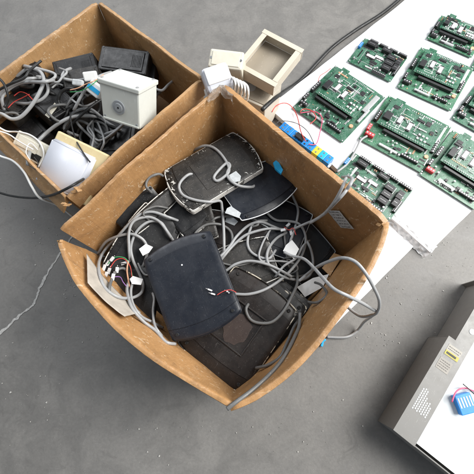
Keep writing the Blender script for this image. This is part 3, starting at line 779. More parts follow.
# carton blue white
e, w, h = case([(91, 79, .30), (102, 88, .29), (97, 99, .27), (85, 90, .28)], .025, 'small white carton with a blue stripe among the cables', 'white', name='small_carton', cat='carton')
bm = bmesh.new(); bx(bm, (0, -h * .02, .0262), (w * .98, h * .34, .0012)); link('blue_stripe', bm, M['skyblue'], e)
e, w, h = case([(82, 72, .31), (94, 71, .31), (98, 80, .29), (84, 82, .29)], .02, 'small plain white carton behind the striped one', 'white', name='small_carton', cat='carton')
e, w, h = case([(72, 78, .30), (82, 80, .30), (82, 86, .29), (71, 85, .29)], .015, 'small grey-blue plug beside the white cartons', 'tag', name='cable_plug', cat='plug')
cable([(70, 90), (78, 88), (86, 84), (96, 80), (104, 74)], 'orange brown wire beside the cartons', r=.0015, mat='orange', cat='wire', name='wire')
cable([(70, 92), (80, 91), (90, 86), (100, 78)], 'green wire beside the cartons', r=.0013, mat='green', cat='wire', name='wire')

# junction box
q = [(104, 84, .375), (144, 96, .375), (135, 128, .285), (98, 116, .285)]
m, w, h = frame(q, .105)
jb = empty('junction_box', m, 'pale grey plastic junction box with a round rubber entry, on top of the second box', 'junction box')
bm = bmesh.new(); bx(bm, (0, 0, .0525), (w, h, .105), bev=.005); link('body', bm, M['junction'], jb)
bm = bmesh.new(); bx(bm, (0, h / 2 + .004, .0525), (w * 1.05, .014, .112), bev=.003); link('lid', bm, M['junction'], jb)
bm = bmesh.new(); bx(bm, (0, -h / 2 + .006, .1065), (w * .94, .006, .003), bev=.001); link('lower_rib', bm, M['junction'], jb)
for sx in (-1, 1):
    for sy in (-1, 1):
        bm = bmesh.new(); cyl(bm, (0, 0, 0), .0045, .003, 14); o = link('lid_screw', bm, M['silver'], jb); o.matrix_local = Matrix.Translation((sx * w * .44, h / 2 + .0105, .0525 + sy * .045)) @ Matrix.Rotation(R(-90), 4, 'X')
    bm = bmesh.new(); cyl(bm, (sx * w * .42, -h * .38, .104), .003, .002, 12); link('screw', bm, M['gasket'], jb)
bm = bmesh.new(); cyl(bm, (-.004, -.004, .104), .0215, .0035, 36, .0205); gk = link('rubber_entry', bm, M['gasket'], jb)
bm = bmesh.new(); cyl(bm, (-.004, -.004, .1074), .0135, .0016, 28, .012); link('inner_ring', bm, M['gasket'], gk)
bm = bmesh.new(); cyl(bm, (-.004, -.004, .1086), .0028, .0010, 14); link('entry_hole', bm, M['hole'], gk)
settle()
# bulkhead lamp
q = [(50, 129, .32), (112, 154, .30), (78, 206, .25), (38, 180, .26)]
m, w, h = frame(q, .03)
lp = empty('bulkhead_lamp', m, 'cream framed light fitting with white cover, in the near corner of the second box', 'lamp')
bm = bmesh.new(); bx(bm, (0, 0, .009), (w, h, .018), bev=.005); link('frame', bm, M['cream'], lp)
bm = bmesh.new()
a, b, hh = w * .415, h * .43, .036
vs = []
for (sx, sy, z, k) in ((-1, -1, .018, 1), (1, -1, .018, 1), (1, 1, .018, 1), (-1, 1, .018, 1), (-1, -1, hh, .93), (1, -1, hh - .004, .80), (1, 1, hh - .004, .86), (-1, 1, hh, .93)):
    vs.append(bm.verts.new((sx * a * k - .013, sy * b * k - .013, z)))
for f in ((0, 1, 5, 4), (1, 2, 6, 5), (2, 3, 7, 6), (3, 0, 4, 7), (4, 5, 6, 7)): bm.faces.new([vs[i] for i in f])
bmesh.ops.bevel(bm, geom=[e_ for e_ in bm.edges if not e_.is_boundary], offset=.004, segments=4, affect='EDGES')
link('light_cover', bm, M['diffuser'], lp, smooth=True)
settle()
# cream switch box
q = [(17, 129, .27), (48, 146, .27), (43, 167, .25), (11, 150, .25)]
m, w, h = frame(q, .03)
sw = empty('switch_box', m, 'cream plastic box with an opening and wires, left of the light fitting', 'switch box')
bm = bmesh.new(); bx(bm, (0, 0, .015), (w, h, .03), bev=.003); link('body', bm, M['cream2'], sw)
bm = bmesh.new(); bx(bm, (-w * .08, h * .10, .031), (w * .62, h * .5, .004), bev=.0012); link('cover_plate', bm, M['cream2'], sw)
bm = bmesh.new(); bx(bm, (w * .26, -h * .25, .0305), (w * .3, h * .3, .0016)); link('opening', bm, M['hole'], sw)
settle()
cable([(34, 157), (38, 163), (36, 169), (30, 166)], 'thin dark wire curled in the opening of the cream box', r=.0013, mat='wire_black', cat='wire', name='wire')
cable([(30, 160), (26, 152), (30, 143), (38, 150)], 'thin white wire curled on the cream box', r=.0013, mat='cable_white', cat='wire', name='wire')
cable([(-6, 124), (6, 131), (18, 132), (30, 135), (40, 143), (44, 156), (38, 168)], 'white cable curving over the cream box', r=.0028, mat='cable_white')
cable([(-6, 130), (8, 134), (20, 142), (34, 150)], 'thin white cable crossing the cream box', r=.0022, mat='cable_white')
cable([(70, 112), (72, 126), (76, 140), (84, 154), (90, 162)], 'thin black cable hanging down over the light fitting', r=.0022, mat='cable_black')
cable([(-6, 191), (12, 196), (34, 198), (52, 195), (66, 189), (80, 181), (88, 176)], 'black cable crossing from the left edge to the corner of the second box', r=.0038, mat='cable_black', zfix=[.10, .11, .17, .26, .33, .33, .22])
cable([(-8, 150), (0, 156), (13, 161), (24, 172), (32, 187), (40, 198), (57, 205), (72, 216)], 'white cable snaking down to the floor beside the second box', r=.0036, mat='cable_white', zfix=[.26, .26, .26, .26, .25, .22, .16, .09])

# ------------------------------------------------------------------ things behind the big box
q = [(196, 70, .34), (222, 63, .34), (240, 82, .31), (213, 93, .31)]
m, w, h = frame(q, .05)
e = empty('plastic_tub', m, 'white plastic tub behind the far corner of the big box', 'tub')
bm = bmesh.new(); bx(bm, (0, 0, .025), (w, h, .05), bev=.012); link('body', bm, M['diffuser'], e, smooth=False)
bm = bmesh.new(); bx(bm, (0, h * .1, .052), (w * .8, h * .6, .006), bev=.002); link('lid', bm, M['white'], e)
settle()
for i in range(5):
    x = 230 + i * 3.2
    cable([(x, 76 + i * 1.5), (x + 5, 81 + i * 1.5), (x + 5, 90 + i * 2), (x + 1, 95 + i * 2.2)], 'white strap %s in the bunch beside the white tub' % ['nearest the tub', 'second', 'in the middle', 'fourth', 'farthest from the tub'][i], r=.0032, mat='cable_white', cat='strap', name='strap', group='white straps bunched by the tub', zfix=[.31, .33, .31, .27])
q = [(212, 48, .30), (246, 52, .30), (240, 70, .28), (206, 66, .28)]
m, w, h = frame(q, .09)
e = empty('plastic_housing', m, 'cream plastic housing standing behind the white tub', 'housing')
bm = bmesh.new(); bx(bm, (0, 0, .045), (w, h, .09), bev=.006); link('body', bm, M['cream2'], e)
bm = bmesh.new(); bx(bm, (0, 0, .0905), (w * .82, h * .74, .004), bev=.0015); link('lid', bm, M['cream2'], e)
for sx in (-1, 1):
    bm = bmesh.new(); cyl(bm, (sx * w * .44, 0, .0895), .004, .002, 12); link('screw', bm, M['steel'], e)
settle()
# beige cabinet under an open tray
tl, tr, br, bl = W(226, 60, .13), W(281, 78, .13), W(272, 92, .13), W(212, 76, .13)
q = [(238, 62, .17), (285, 86, .17), (262, 104, .17), (208, 84, .17)]
m, w, h = frame(q, .16)
e = empty('metal_cabinet', m, 'beige metal enclosure lying behind the big box beside the white sheet', 'enclosure')
bm = bmesh.new(); bx(bm, (0, 0, .08), (w, h, .16), bev=.003); link('body', bm, M['beige2'], e)
bm = bmesh.new(); bx(bm, (0, 0, .1615), (w * .93, h * .86, .003), bev=.001); link('cover_plate', bm, M['beige'], e)
for sx in (-1, 1):
    bm = bmesh.new(); cyl(bm, (sx * w * .42, 0, .163), .005, .0025, 14); link('screw', bm, M['steel'], e)
bm = bmesh.new(); cyl(bm, (w * .1, -h * .1, .163), .016, .003, 24); link('knockout', bm, M['silver'], e)
settle()
q = [(262, 30, .25), (298, 46, .25), (278, 90, .24), (240, 66, .25)]
m, w, h = frame(q, .045)
e = empty('metal_tray', m, 'open beige metal tray with a folded rim, resting on the enclosure', 'tray')
bm = bmesh.new(); bx(bm, (0, 0, .002), (w * .96, h * .96, .004)); link('base', bm, M['beige'], e)
bm = bmesh.new()
for (x, y, sx, sy) in ((0, h / 2, w + .006, .003), (0, -h / 2, w + .006, .003), (w / 2, 0, .003, h - .004), (-w / 2, 0, .003, h - .004)):
    bx(bm, (x, y, .0235), (sx, sy, .042))
for (x, y, sx, sy) in ((0, h / 2 - .008, w + .012, .018), (0, -h / 2 + .008, w + .012, .018), (w / 2 - .007, 0, .018, h - .036), (-w / 2 + .007, 0, .018, h - .036)):
    bx(bm, (x, y, .0462), (sx, sy, .0025), bev=.0006)
link('folded_rim', bm, M['beige2'], e)
settle()
cable([(262, 110), (274, 99), (285, 91), (297, 83), (308, 73), (319, 61), (334, 46), (356, 30), (384, 12), (410, -10)], 'thick black cable on the floor between the beige tray and the white sheet', r=.007, mat='cable_black')

# ------------------------------------------------------------------ white foam boards
def slab(px, z0, z1, label, name, edge_jit=.003, mat='foam', seed=0):
    P = [W(x, y, z1) for x, y in px]; c = sum(P, Vector()) / len(P); c.z = z0
    e = empty(name, Matrix.Translation(c), label, 'foam sheet'); pts = []
    for i in range(len(P)):
        a, b = P[i], P[(i + 1) % len(P)]; n = max(2, int((b - a).length / .02))
        for k in range(n): pts.append(a.lerp(b, k / n))
    bm = bmesh.new(); top = []; bot = []
    for p in pts:
        j = Vector((noise.noise(p * 12 + Vector((seed, 0, 0))), noise.noise(p * 12 + Vector((0, seed, 4))), 0)) * edge_jit
        t = p + j - c; top.append(bm.verts.new((t.x, t.y, z1 - z0))); bot.append(bm.verts.new((t.x * .998, t.y * .998, .001)))
    n = len(pts)
    for k in range(n): bm.faces.new((top[k], top[(k + 1) % n], bot[(k + 1) % n], bot[k]))
    bm.faces.new(top); bm.faces.new(bot)
    link('board', bm, M[mat], e); settle(); return e, P
SB = .030
up1 = (W(474, 208, SB) - W(430, 252, SB)).normalized()
X = W(430, 252, SB); Y = W(268, 107, SB)
Pn = [X, Y, Y + up1 * 1.5, X + up1 * 1.5]
e, P = slab([proj(p) for p in Pn], .002, SB, 'big white foam sheet on the floor under the circuit boards', 'foam_sheet', seed=3)
# crumpled silver wrap on the near edge
bm = bmesh.new(); g = []
A0, A1 = W(388, 214, SB), W(431, 253, SB); n_out = Vector((up1.x, up1.y, 0)) * -1
dirn = (A1 - A0)
for i in range(61):
    row = []
    for j in range(15):
        u, v = i / 60, j / 14
        p = A0 + dirn * u + n_out * (-.030 + .046 * v); p.z = SB + .0035 - .034 * max(0, v - .35) ** 1.5 * 1.9
        p += Vector((noise.noise(p * 60), noise.noise(p * 60 + Vector((7, 0, 0))), .7 * noise.noise(p * 80 + Vector((0, 7, 0))))) * .0065 * (.35 + v)
        p.z = max(p.z, .003)
        row.append(bm.verts.new(p - e.location))
    g.append(row)
for i in range(60):
    for j in range(14): bm.faces.new((g[i][j], g[i + 1][j], g[i + 1][j + 1], g[i][j + 1]))
link('silver_wrap', bm, M['foil'], e)
settle()
slab([(414, 246), (324, 336), (286, 300), (376, 205)], .001, .006, 'thin white sheet sticking out from under the big box on the right', 'foam_sheet', seed=8, edge_jit=.002)

# ------------------------------------------------------------------ circuit boards
BG = 'green circuit boards laid out on the white sheet'
def smd(bm, rnd, x0, x1, y0, y1, z, n):
    k = 0
    while k < n:                                   # rows of equal parts, as boards are laid out
        x, y = rnd.uniform(x0, x1), rnd.uniform(y0, y1); m_ = rnd.choice([1, 2, 4, 6, 9]); along = rnd.random() < .5
        s = rnd.choice([.0012, .0016, .0022, .0030]); a, b = (s, s * 1.9) if along else (s * 1.9, s)
        mi = rnd.choice([0, 0, 1, 1, 2, 2, 3]); st = s * rnd.choice([1.7, 2.2]); hh = s * rnd.choice([.5, .8, 1.3])
        for q_ in range(m_):
            xx, yy = (x + q_ * st, y) if along else (x, y + q_ * st)
            if x0 < xx < x1 and y0 < yy < y1: bx(bm, (xx, yy, z + hh / 2), (a, b, hh), mi=mi)
            k += 1
def terminal(parent, x, y, z, L, n, horiz, mat='chip', wd=.010, ht=.011):
    bm = bmesh.new(); bx(bm, (0, 0, ht / 2), (L, wd, ht), bev=.0008)
    o = link('terminal_block', bm, M[mat], parent); o.location = (x, y, z); o.rotation_euler.z = 0 if horiz else R(90)
    bm = bmesh.new()
    for k in range(n): cyl(bm, (-L / 2 + (k + .5) * L / n, 0, ht), .3 * L / n, .0006, 8)
    link('terminal_screws', bm, M['silver'], o)
    bm = bmesh.new()
    for k in range(n): bx(bm, (-L / 2 + (k + .5) * L / n, wd / 2 + .0008, ht * .45), (L / n * .6, .0018, ht * .5))
    link('wire_entries', bm, M['silver'], o)
def board(q, label, seed, style=0, lift=.006, daughter=True):
    m, w, h = frame(q, 0); rnd = random.Random(seed); w *= 1.05; h *= 1.05
    m = Matrix.Translation((0, 0, .0)) @ m
    m = m @ Matrix.Rotation(R(rnd.uniform(-4, 4)), 4, 'Z')
    e = empty('circuit_board', m, label, 'circuit board', BG)
    z = lift; T = .0022
    bm = bmesh.new(); bx(bm, (0, 0, z), (w, h, T), bev=.0004)
    link('base_board', bm, M['pcb' if seed % 2 else 'pcb2'], e)
    for sx in (-1, 1):
        for sy in (-1, 1):
            bm = bmesh.new(); cyl(bm, (sx * (w / 2 - .006), sy * (h / 2 - .006), .0002), .0028, z + T / 2 + .002, 10); link('standoff', bm, M['silver'], e)
    top = z + T / 2
    bm = bmesh.new(); smd(bm, rnd, -w * .46, w * .46, -h * .46, h * .46, top, 330)
    o = link('small_components', bm, None, e, mats=[M['chip'], M['silver'], M['label'], M['orange']]); o['kind'] = 'stuff'
    def chip(x, y, sx, sy, zz=None, lab=0, par=e, hh=.0035):
        zz = top if zz is None else zz
        bm = bmesh.new(); bx(bm, (0, 0, hh / 2), (sx, sy, hh), bev=.0005)
        o = link('chip', bm, M['chip'], par); o.location = (x * w / 2, y * h / 2, zz)
        bm = bmesh.new(); nn = int(max(sx, sy) / .0026)
        for k in range(nn):
            for s_ in (-1, 1):
                t = (k + .5) / nn - .5
                if sx >= sy: bx(bm, (t * sx, s_ * (sy / 2 + .0008), .0007), (.0010, .0018, .0014))
                else: bx(bm, (s_ * (sx / 2 + .0008), t * sy, .0007), (.0018, .0010, .0014))
        link('chip_pins', bm, M['silver'], o)
        if lab:
            bm = bmesh.new(); bx(bm, (0, 0, hh + .0003), (sx * .86, sy * .72, .0005)); link('blank_label', bm, M['label'], o)
        return o
    if style == 0:
        # raised daughter board over the upper part
        bz = top + rnd.uniform(.014, .020); dw, dh = w * rnd.uniform(.74, .84), h * rnd.uniform(.54, .62)
        dy = h * rnd.uniform(.13, .17)
        bm = bmesh.new(); bx(bm, (0, dy, bz), (dw, dh, T), bev=.0004)
        bx(bm, (-dw * .36, dy + dh / 2 + .006, bz), (dw * .18, .014, T)); d = link('daughter_board', bm, M['pcb'], e)
        bm = bmesh.new()
        bx(bm, (0, dy - dh / 2 + .005, (top + bz) / 2), (dw * .9, .006, bz - top - T)); link('header_strip', bm, M['chip'], e)
        bm = bmesh.new(); bx(bm, (0, dy + dh / 2 - .005, (top + bz) / 2), (dw * .6, .006, bz - top - T)); link('header_strip', bm, M['chip'], e)
        zt = bz + T / 2
        bm = bmesh.new(); smd(bm, rnd, -dw * .46, dw * .46, dy - dh * .46, dy + dh * .46, zt, 230)
        o = link('small_components', bm, None, e, mats=[M['chip'], M['silver'], M['label'], M['orange']]); o['kind'] = 'stuff'
        j1, j2 = rnd.uniform(-.08, .05), rnd.uniform(-.06, .06)
        chip(-.28 + j1, .26 + j2, .016, .044, zt, 1); chip(.04 + j1, .18 + j2, .016, .044, zt, 1)
        for k in range(3):
            if rnd.random() < .7: chip(rnd.uniform(-.65, .65), rnd.uniform(.45, .62), rnd.choice([.012, .03]), .009, zt, hh=.005)
        chip(.42, .55, .018, .018, zt); chip(.62, .30, .014, .014, zt); chip(-.60, .58, .020, .014, zt)
        chip(.36, .02, .012, .008, zt)
        for k in range(6):
            bm = bmesh.new(); bx(bm, (0, 0, .002), (.008, .007, .004), bev=.0008); o = link('relay', bm, M['label'], e); o.location = (w * (.18 + .055 * (k % 3)), dy - dh * (.20 + .14 * (k // 3)), zt)
        bm = bmesh.new()
        for k in range(20): bx(bm, (-dw * .42 + k * dw * .042, dy - dh * .46, zt + .002), (.0025, .004, .004), bev=.0005)
        link('pin_header', bm, M['silver'], e)
        # silk screen outlines
        bm = bmesh.new()
        for k in range(5):
            rx, ry, lx, ly = rnd.uniform(-.3, .3) * dw, dy + rnd.uniform(-.3, .3) * dh, rnd.uniform(.012, .05), rnd.uniform(.010, .04)
            for (ax_, ay_, sx_, sy_) in ((0, ly / 2, lx, .0009), (0, -ly / 2, lx, .0009), (lx / 2, 0, .0009, ly), (-lx / 2, 0, .0009, ly)):
                if abs(rx + ax_) + sx_ / 2 < dw * .48 and abs(ry + ay_ - dy) + sy_ / 2 < dh * .48: bx(bm, (rx + ax_, ry + ay_, zt + .0002), (sx_, sy_, .0004))
        link('silk_screen', bm, M['label'], e)
        # tall dark connector wall along the open side, and a shielded module
        bm = bmesh.new(); bx(bm, (rnd.uniform(-.05, .05) * w, dy - dh / 2 - .009, top + .007), (w * .62, .010, .014), bev=.001); link('edge_connector', bm, M['chip'], e)
        bm = bmesh.new(); bx(bm, (-dw * .40, dy - dh * .16, zt + .006), (dw * .13, dh * .26, .012), bev=.001); link('connector_block', bm, M['chip'], e)
        bm = bmesh.new(); bx(bm, (w * .40, dy + h * .10, top + .004), (w * .10, h * .34, .008), bev=.001); link('metal_socket', bm, M['silver'], e)
        # rail of solder along the top
        bm = bmesh.new()
        for k in range(16): bx(bm, (-dw * .1 + k * dw * .035, dy + dh * .44, zt + .0006), (.002, .007, .0010))
        link('solder_pads', bm, M['silver'], e)
        terminal(e, -w * .40, -h * .36, top, w * .13, 3, True, 'red' if seed in (2, 4) else 'chip', .015, .014)
        terminal(e, -w * .465, -h * .24, top, h * .12, 3, False, 'red' if seed in (2,) else 'chip', .012, .012)
        terminal(e, -w * .08, -h * .42, top, w * .28, 8, True, 'silver', .009, .008)
        terminal(e, w * .24, -h * .40, top, w * .26, 7, True, 'chip')
        terminal(e, -w * .46, h * rnd.uniform(-.04, .06), top, h * .2, 5, False, 'chip', .012, .016)
        terminal(e, w * .455, h * .02, top, h * .26, 6, False, 'silver' if seed % 2 else 'chip', .009, .009)
        bm = bmesh.new(); cyl(bm, (w * .42, -h * .22, top), .0075, .006, 20); link('coil', bm, M['orange'], e)
        for k in range(5):
            bm = bmesh.new(); cyl(bm, (rnd.uniform(-.42, .42) * w, rnd.uniform(-.34, -.22) * h, top), .0032, .008, 14); o = link('capacitor', bm, M[rnd.choice(['silver', 'chip', 'silver'])], e)
    elif style == 1:
        # board with relays and big labelled chips
        chip(-.30, -.05, .042, .016, None, 1); chip(.02, .12, .040, .016, None, 1)
        chip(-.62, .45, .038, .012); chip(-.5, .1, .012, .012)
        chip(-.05, -.35, .030, .010)
        for x, y, sx, sy in ((.46, .34, .034, .024), (.50, -.06, .036, .024), (.52, -.44, .036, .024), (.80, .30, .022, .034), (.82, -.16, .020, .030), (.14, .66, .040, .018), (-.55, .62, .040, .020)):
            bm = bmesh.new(); bx(bm, (0, 0, .008), (sx, sy, .016), bev=.0012); o = link('relay', bm, M['chip'], e); o.location = (x * w / 2, y * h / 2, top)
            bm = bmesh.new(); bx(bm, (0, 0, .0162), (sx * .62, .0008, .0005)); link('relay_marking', bm, M['silver'], o)
        for x in (-.55, -.1, .36, .78):
            terminal(e, x * w / 2, h * .46, top, w * .19, 6, True, 'chip', .010)
        terminal(e, w * .47, -h * .12, top, h * .34, 8, False, 'chip')
        terminal(e, w * .2, -h * .46, top, w * .3, 8, True, 'chip')
        terminal(e, -w * .47, h * .15, top, h * .2, 4, False, 'blue')
        bm = bmesh.new()
        for sx, sy, lx, ly in ((0, h * .30, w * .62, .0012), (-w * .31, 0, .0012, h * .6), (w * .31, 0, .0012, h * .6), (0, -h * .30, w * .62, .0012)): bx(bm, (sx, sy, top + .0003), (lx, ly, .0006))
        link('printed_outline', bm, M['silver'], e)
    for k in range(7):
        x, y = rnd.uniform(-.85, .85), rnd.uniform(-.9, -.55) if style == 0 else rnd.uniform(-.85, .85)
        chip(x, y, rnd.choice([.010, .014, .020]), rnd.choice([.006, .010]), hh=rnd.choice([.003, .006]))
    for k in range(4):
        bm = bmesh.new(); cyl(bm, (rnd.uniform(-.45, .45) * w, rnd.uniform(-.46, -.3) * h, top), .0036, .009, 14); link('capacitor', bm, M['silver'], e)
    settle(); return e
z = SB + .002
def Q(*p): return [(x, y, z) for x, y in p]
board(Q((329, 68), (381, 95), (345, 144), (299, 111)), 'green circuit board nearest the blue terminal strip, with a raised board on top', 1, 0)
board(Q((391, 97), (448, 131), (419, 173), (360, 138)), 'green circuit board in the centre of the white sheet, red terminal at its left corner', 2, 0)
board(Q((350, 158), (413, 187), (386, 222), (333, 178)), 'green circuit board by the right corner of the big box, crowded with black relays', 3, 1)
board(Q((451, 132), (508, 166), (474, 207), (420, 177)), 'green circuit board at the right edge, lowest there, red terminal at its left corner', 4, 0)
board(Q((421, 50), (474, 72), (445, 111), (399, 86)), 'green circuit board in the top right, beyond the centre one', 6, 0)
board(Q((366, 42), (409, 60), (385, 82), (348, 60)), 'green circuit board at the top, only its near edge in the photo', 5, 1)
board(Q((476, 88), (530, 112), (506, 150), (452, 118)), 'green circuit board cut off by the right edge, above the red-cornered one', 7, 0)
board(Q((440, 18), (484, 34), (470, 58), (428, 40)), 'green circuit board farthest back on the white sheet', 8, 0)
board(Q((485, 45), (530, 62), (516, 88), (470, 68)), 'green circuit board far back at the right edge', 9, 1)
# big black heat sink strip etc.
# blue terminal strip with yellow section
q = [(284, 121, .075), (334, 158, .075), (329, 164, .075), (279, 128, .075)]
m, w, h = frame(q, .03)
e = empty('terminal_strip', m, 'blue terminal strip with a yellow section beside the far right wall of the big box', 'terminal strip')
for i in range(9):
    bm = bmesh.new(); mt = 'yellow' if i == 6 else ('blue' if i != 7 else 'skyblue')
    bx(bm, (-w / 2 + (i + .5) * w / 9, 0, .015), (w / 9 - .0008, h, .03), bev=.0012); s = link('terminal', bm, M[mt], e)
    bm = bmesh.new()
    for sy in (-1, 1): cyl(bm, (-w / 2 + (i + .5) * w / 9, sy * h * .25, .03), .0035, .001, 12)
    link('screw', bm, M['chip' if i in (3, 4) else 'steel'], s)
bm = bmesh.new(); bx(bm, (0, 0, -.001), (w * 1.04, h * .6, .002)); link('rail', bm, M['steel'], e)
bm = bmesh.new(); bx(bm, (-w * .12, 0, .036), (w * .16, h * .6, .010), bev=.001); link('relay_plug', bm, M['chip'], e)
settle()
RW = 'thin wires looping between the terminal strip and the first board'
cable([(272, 112), (276, 106), (284, 103), (291, 106), (297, 116), (301, 132), (306, 142)], 'red wire in a small arch at the left of the terminal strip', r=.0017, mat='wire_red', cat='wire', name='wire', lift=.004, group=RW)
cable([(300, 113), (308, 112), (316, 112), (322, 118), (320, 132), (316, 144), (308, 144)], 'pink wire looping round from the first board to the terminal strip', r=.0017, mat='pink', cat='wire', name='wire', lift=.004, group=RW)
cable([(276, 126), (278, 122), (286, 121), (298, 124), (308, 132), (315, 146)], 'black wire arching over the terminal strip', r=.0012, mat='wire_black', cat='wire', name='wire', lift=.006, group=RW)
cable([(300, 112), (304, 109), (312, 111), (316, 118), (310, 124)], 'red wire curled on the corner of the first board', r=.0017, mat='wire_red', cat='wire', name='wire', lift=.004, group=RW)
cable([(318, 82), (320, 76), (326, 72), (331, 68)], 'red wire at the far end of the first board', r=.0012, mat='wire_red', cat='wire', name='wire', lift=.003, group=RW)
cable([(367, 136), (361, 140), (357, 148), (352, 157), (346, 165), (337, 172)], 'grey cable lying on the white sheet between the first and centre boards', r=.0042)
cable([(342, 177), (350, 177), (352, 181), (345, 192), (334, 204), (324, 214), (310, 223)], 'grey cable coming over the right wall of the big box', r=.0044, zfix=[.10, .37, .385, .37, .30, .24, .20])

# ------------------------------------------------------------------ grey cabinet, bottom right
ZE = .12
O1, O2 = W(407, 407, ZE), W(449, 336, ZE)
ye = (O2 - O1).normalized(); xe = Vector((ye.y, -ye.x, 0))
if xe.dot(W(474, 400, ZE) - O1) < 0: xe = -xe
base = O1.copy(); base.z = 0
mE = Matrix((xe, ye, Vector((0, 0, 1)))).transposed().to_4x4(); mE.translation = base - ye * .07
en = empty('metal_cabinet', mE, 'grey-brown metal cabinet lying open at the bottom right, white inside, with vent holes', 'cabinet')
Ls = (O2 - O1).length + .07   # y of the step
stepw = (W(459, 334, ZE) - O2).dot(xe)
LE = Ls + .22; sw_ = (W(462, 376, ZE) - W(428, 376, ZE)).dot(xe) * 1.0
fl = .062
WE = .40
bm = bmesh.new()
bx(bm, (.0015, Ls / 2, ZE / 2), (.003, Ls, ZE - .003)); bx(bm, (WE, LE / 2, ZE / 2), (.003, LE, ZE)); bx(bm, (WE / 2, .0015, ZE / 2 - .001), (WE - .008, .003, ZE - .004)); bx(bm, (WE / 2, LE, ZE / 2 - .001), (WE - .008, .003, ZE - .004))
bx(bm, (stepw + .0015, Ls + .11, ZE / 2), (.003, .218, ZE - .004)); bx(bm, (stepw / 2, Ls, ZE / 2), (stepw, .003, ZE - .004))
link('side_walls', bm, M['taupe'], en)
# flange outline with step, with real vent holes
bm = bmesh.new()
hx0, hy0 = .012, .195
def frect(x0, x1, y0, y1):
    bx(bm, ((x0 + x1) / 2, (y0 + y1) / 2, ZE), (x1 - x0, y1 - y0, .0024))
frect(-.001, fl, -.001, Ls); frect(stepw, fl, Ls, LE)
fo = link('flange', bm, M['taupe'], en)
bm = bmesh.new()
for i in range(7):
    for j in range(10):
        x = .012 + i * .0062; y = .078 + j * .0066 + (i % 2) * .0033
        if j > 9 - i * .8 and i > 2: continue
        bx(bm, (x, y, ZE + .0014), (.0032, .0044, .0007), bev=0)
o = link('vent_holes', bm, M['white_metal'], fo)
def sticker(x, y, sx, sy, mats, rows, name='sticker', tint=None):
    bm = bmesh.new(); bx(bm, (x, y, ZE + .0016), (sx, sy, .0006))
    rr = random.Random(int(x * 1e4))
    for k in range(rows):
        yy = y + sy / 2 - (k + 1) * sy / (rows + 1); xx = x - sx * .42
        while xx < x + sx * .38:
            L = rr.uniform(.002, .006); bx(bm, (xx + L / 2, yy, ZE + .0020), (min(L, x + sx * .42 - xx), sy / (rows + 1) * .35, .0003), mi=1); xx += L + .0015
    return link(name, bm, None, fo, mats=mats)
y1 = Ls - .035
M['stick'] = simple('aged_sticker', (.36, .34, .30), .6, var=.1); M['stick2'] = simple('aged_sticker_plain', (.30, .28, .25), .6, var=.1)
M['faint'] = simple('faint_print', (.14, .13, .12), .7)
sticker(.030, y1, .040, .034, [M['stick'], M['faint']], 4)
bm = bmesh.new(); bx(bm, (.030, y1 - .009, ZE + .0024), (.039, .013, .0004)); 
yb = link('yellow_band', bm, simple('olive_yellow', (.42, .36, .05), .5), fo)
bm = bmesh.new()
xx = .014
rr = random.Random(3)
for k in range(7):
    L = rr.uniform(.003, .0045); bx(bm, (xx + L / 2, y1 - .009, ZE + .0029), (L, .006, .0004)); xx += L + .0006
link('yellow_band_print', bm, M['ink'], yb)
sticker(.026, y1 - .045, .036, .034, [M['stick2'], M['faint']], 4)
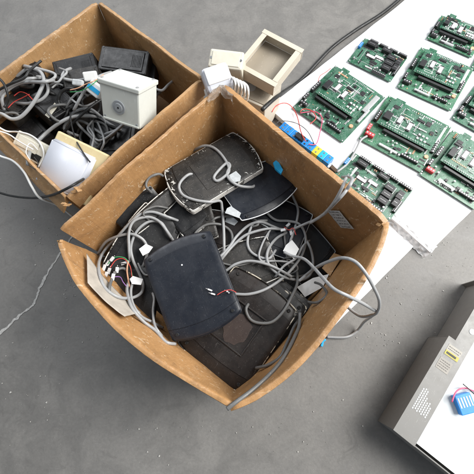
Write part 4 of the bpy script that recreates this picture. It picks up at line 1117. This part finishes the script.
# interior
bm = bmesh.new(); bx(bm, (WE / 2 + .02, LE / 2, .052), (WE - .06, LE - .03, .004)); link('white_backplate', bm, M['white_metal'], en)
bm = bmesh.new(); bx(bm, (fl - .0006, LE / 2, ZE - .03), (.0025, LE - .02, .056)); link('inner_lip', bm, M['white_metal'], en)
bm = bmesh.new(); cyl(bm, (.045, Ls + .05, ZE + .0012), .008, .0012, 20); link('knockout', bm, M['white_metal'], en)
settle()
cN = en.matrix_world @ Vector((fl + .035, .165, .075))
px0 = proj(cN)
q = [(455, 396, .075), (470, 392, .075), (478, 412, .075), (462, 416, .075)]
m, w, h = frame(q, .02)
e = empty('cable_plug', m, 'blue and white plug lying inside the open cabinet', 'plug')
bm = bmesh.new(); bx(bm, (0, 0, .01), (w, h, .02), bev=.002); link('body', bm, M['blue'], e)
bm = bmesh.new()
for k in range(5): bx(bm, (-w * .36 + k * w * .18, h * .1, .0205), (w * .07, h * .5, .001))
link('contact_slots', bm, M['label'], e); settle()
cable([(452, 402), (456, 392), (464, 388), (474, 391), (486, 396)], 'pink wire curving beside the blue plug in the cabinet', r=.0020, mat='pink', cat='wire', name='wire', lift=.004)
cable([(463, 384), (470, 390), (478, 398)], 'dark wire by the blue plug in the cabinet', r=.0015, mat='wire_black', cat='wire', name='wire', lift=.004)

# blue plug on the floor outside the near right wall
settle()
e = empty('wire_clip', Matrix.Translation(W(323, 341, .004)), 'small bright blue clip on the floor beside the near right wall of the big box', 'clip')
bm = bmesh.new()
bx(bm, (0, 0, .004), (.018, .007, .007), Matrix.Rotation(R(35), 3, 'Z'), .0015); link('body', bm, M['skyblue'], e)
bm = bmesh.new(); bx(bm, (-.004, -.010, .003), (.007, .014, .005), Matrix.Rotation(R(-20), 3, 'Z'), .001); link('wing', bm, M['skyblue'], e)

# ------------------------------------------------------------------ light
w_ = bpy.data.worlds.new('World'); SC.world = w_; w_.use_nodes = True
bg = w_.node_tree.nodes['Background']; bg.inputs[0].default_value = (.80, .90, 1.0, 1); bg.inputs[1].default_value = .33
def area(loc, target, size, power, col=(1, 1, 1)):
    ld = bpy.data.lights.new('area_lamp', 'AREA'); ld.shape = 'RECTANGLE'; ld.size, ld.size_y = size; ld.energy = power; ld.color = col
    o = bpy.data.objects.new('area_lamp', ld); C.objects.link(o); o.location = loc
    o.rotation_euler = (Vector(target) - Vector(loc)).to_track_quat('-Z', 'Y').to_euler(); return o
area((2.7, .75, 2.5), (.3, .2, 0), (2.4, 2.2), 300, (1, .985, .955))

area((-1.6, 2.3, 2.6), (-.2, 0, 0), (2.2, 1.6), 62, (.95, .97, 1))  # added fill lamp, no visible source; brightens the floor at left
SC.render.engine = 'CYCLES'
SC.view_settings.view_transform = 'Standard'; SC.view_settings.look = 'None'; SC.view_settings.exposure = 0; SC.view_settings.gamma = 1
SC.cycles.max_bounces = 6
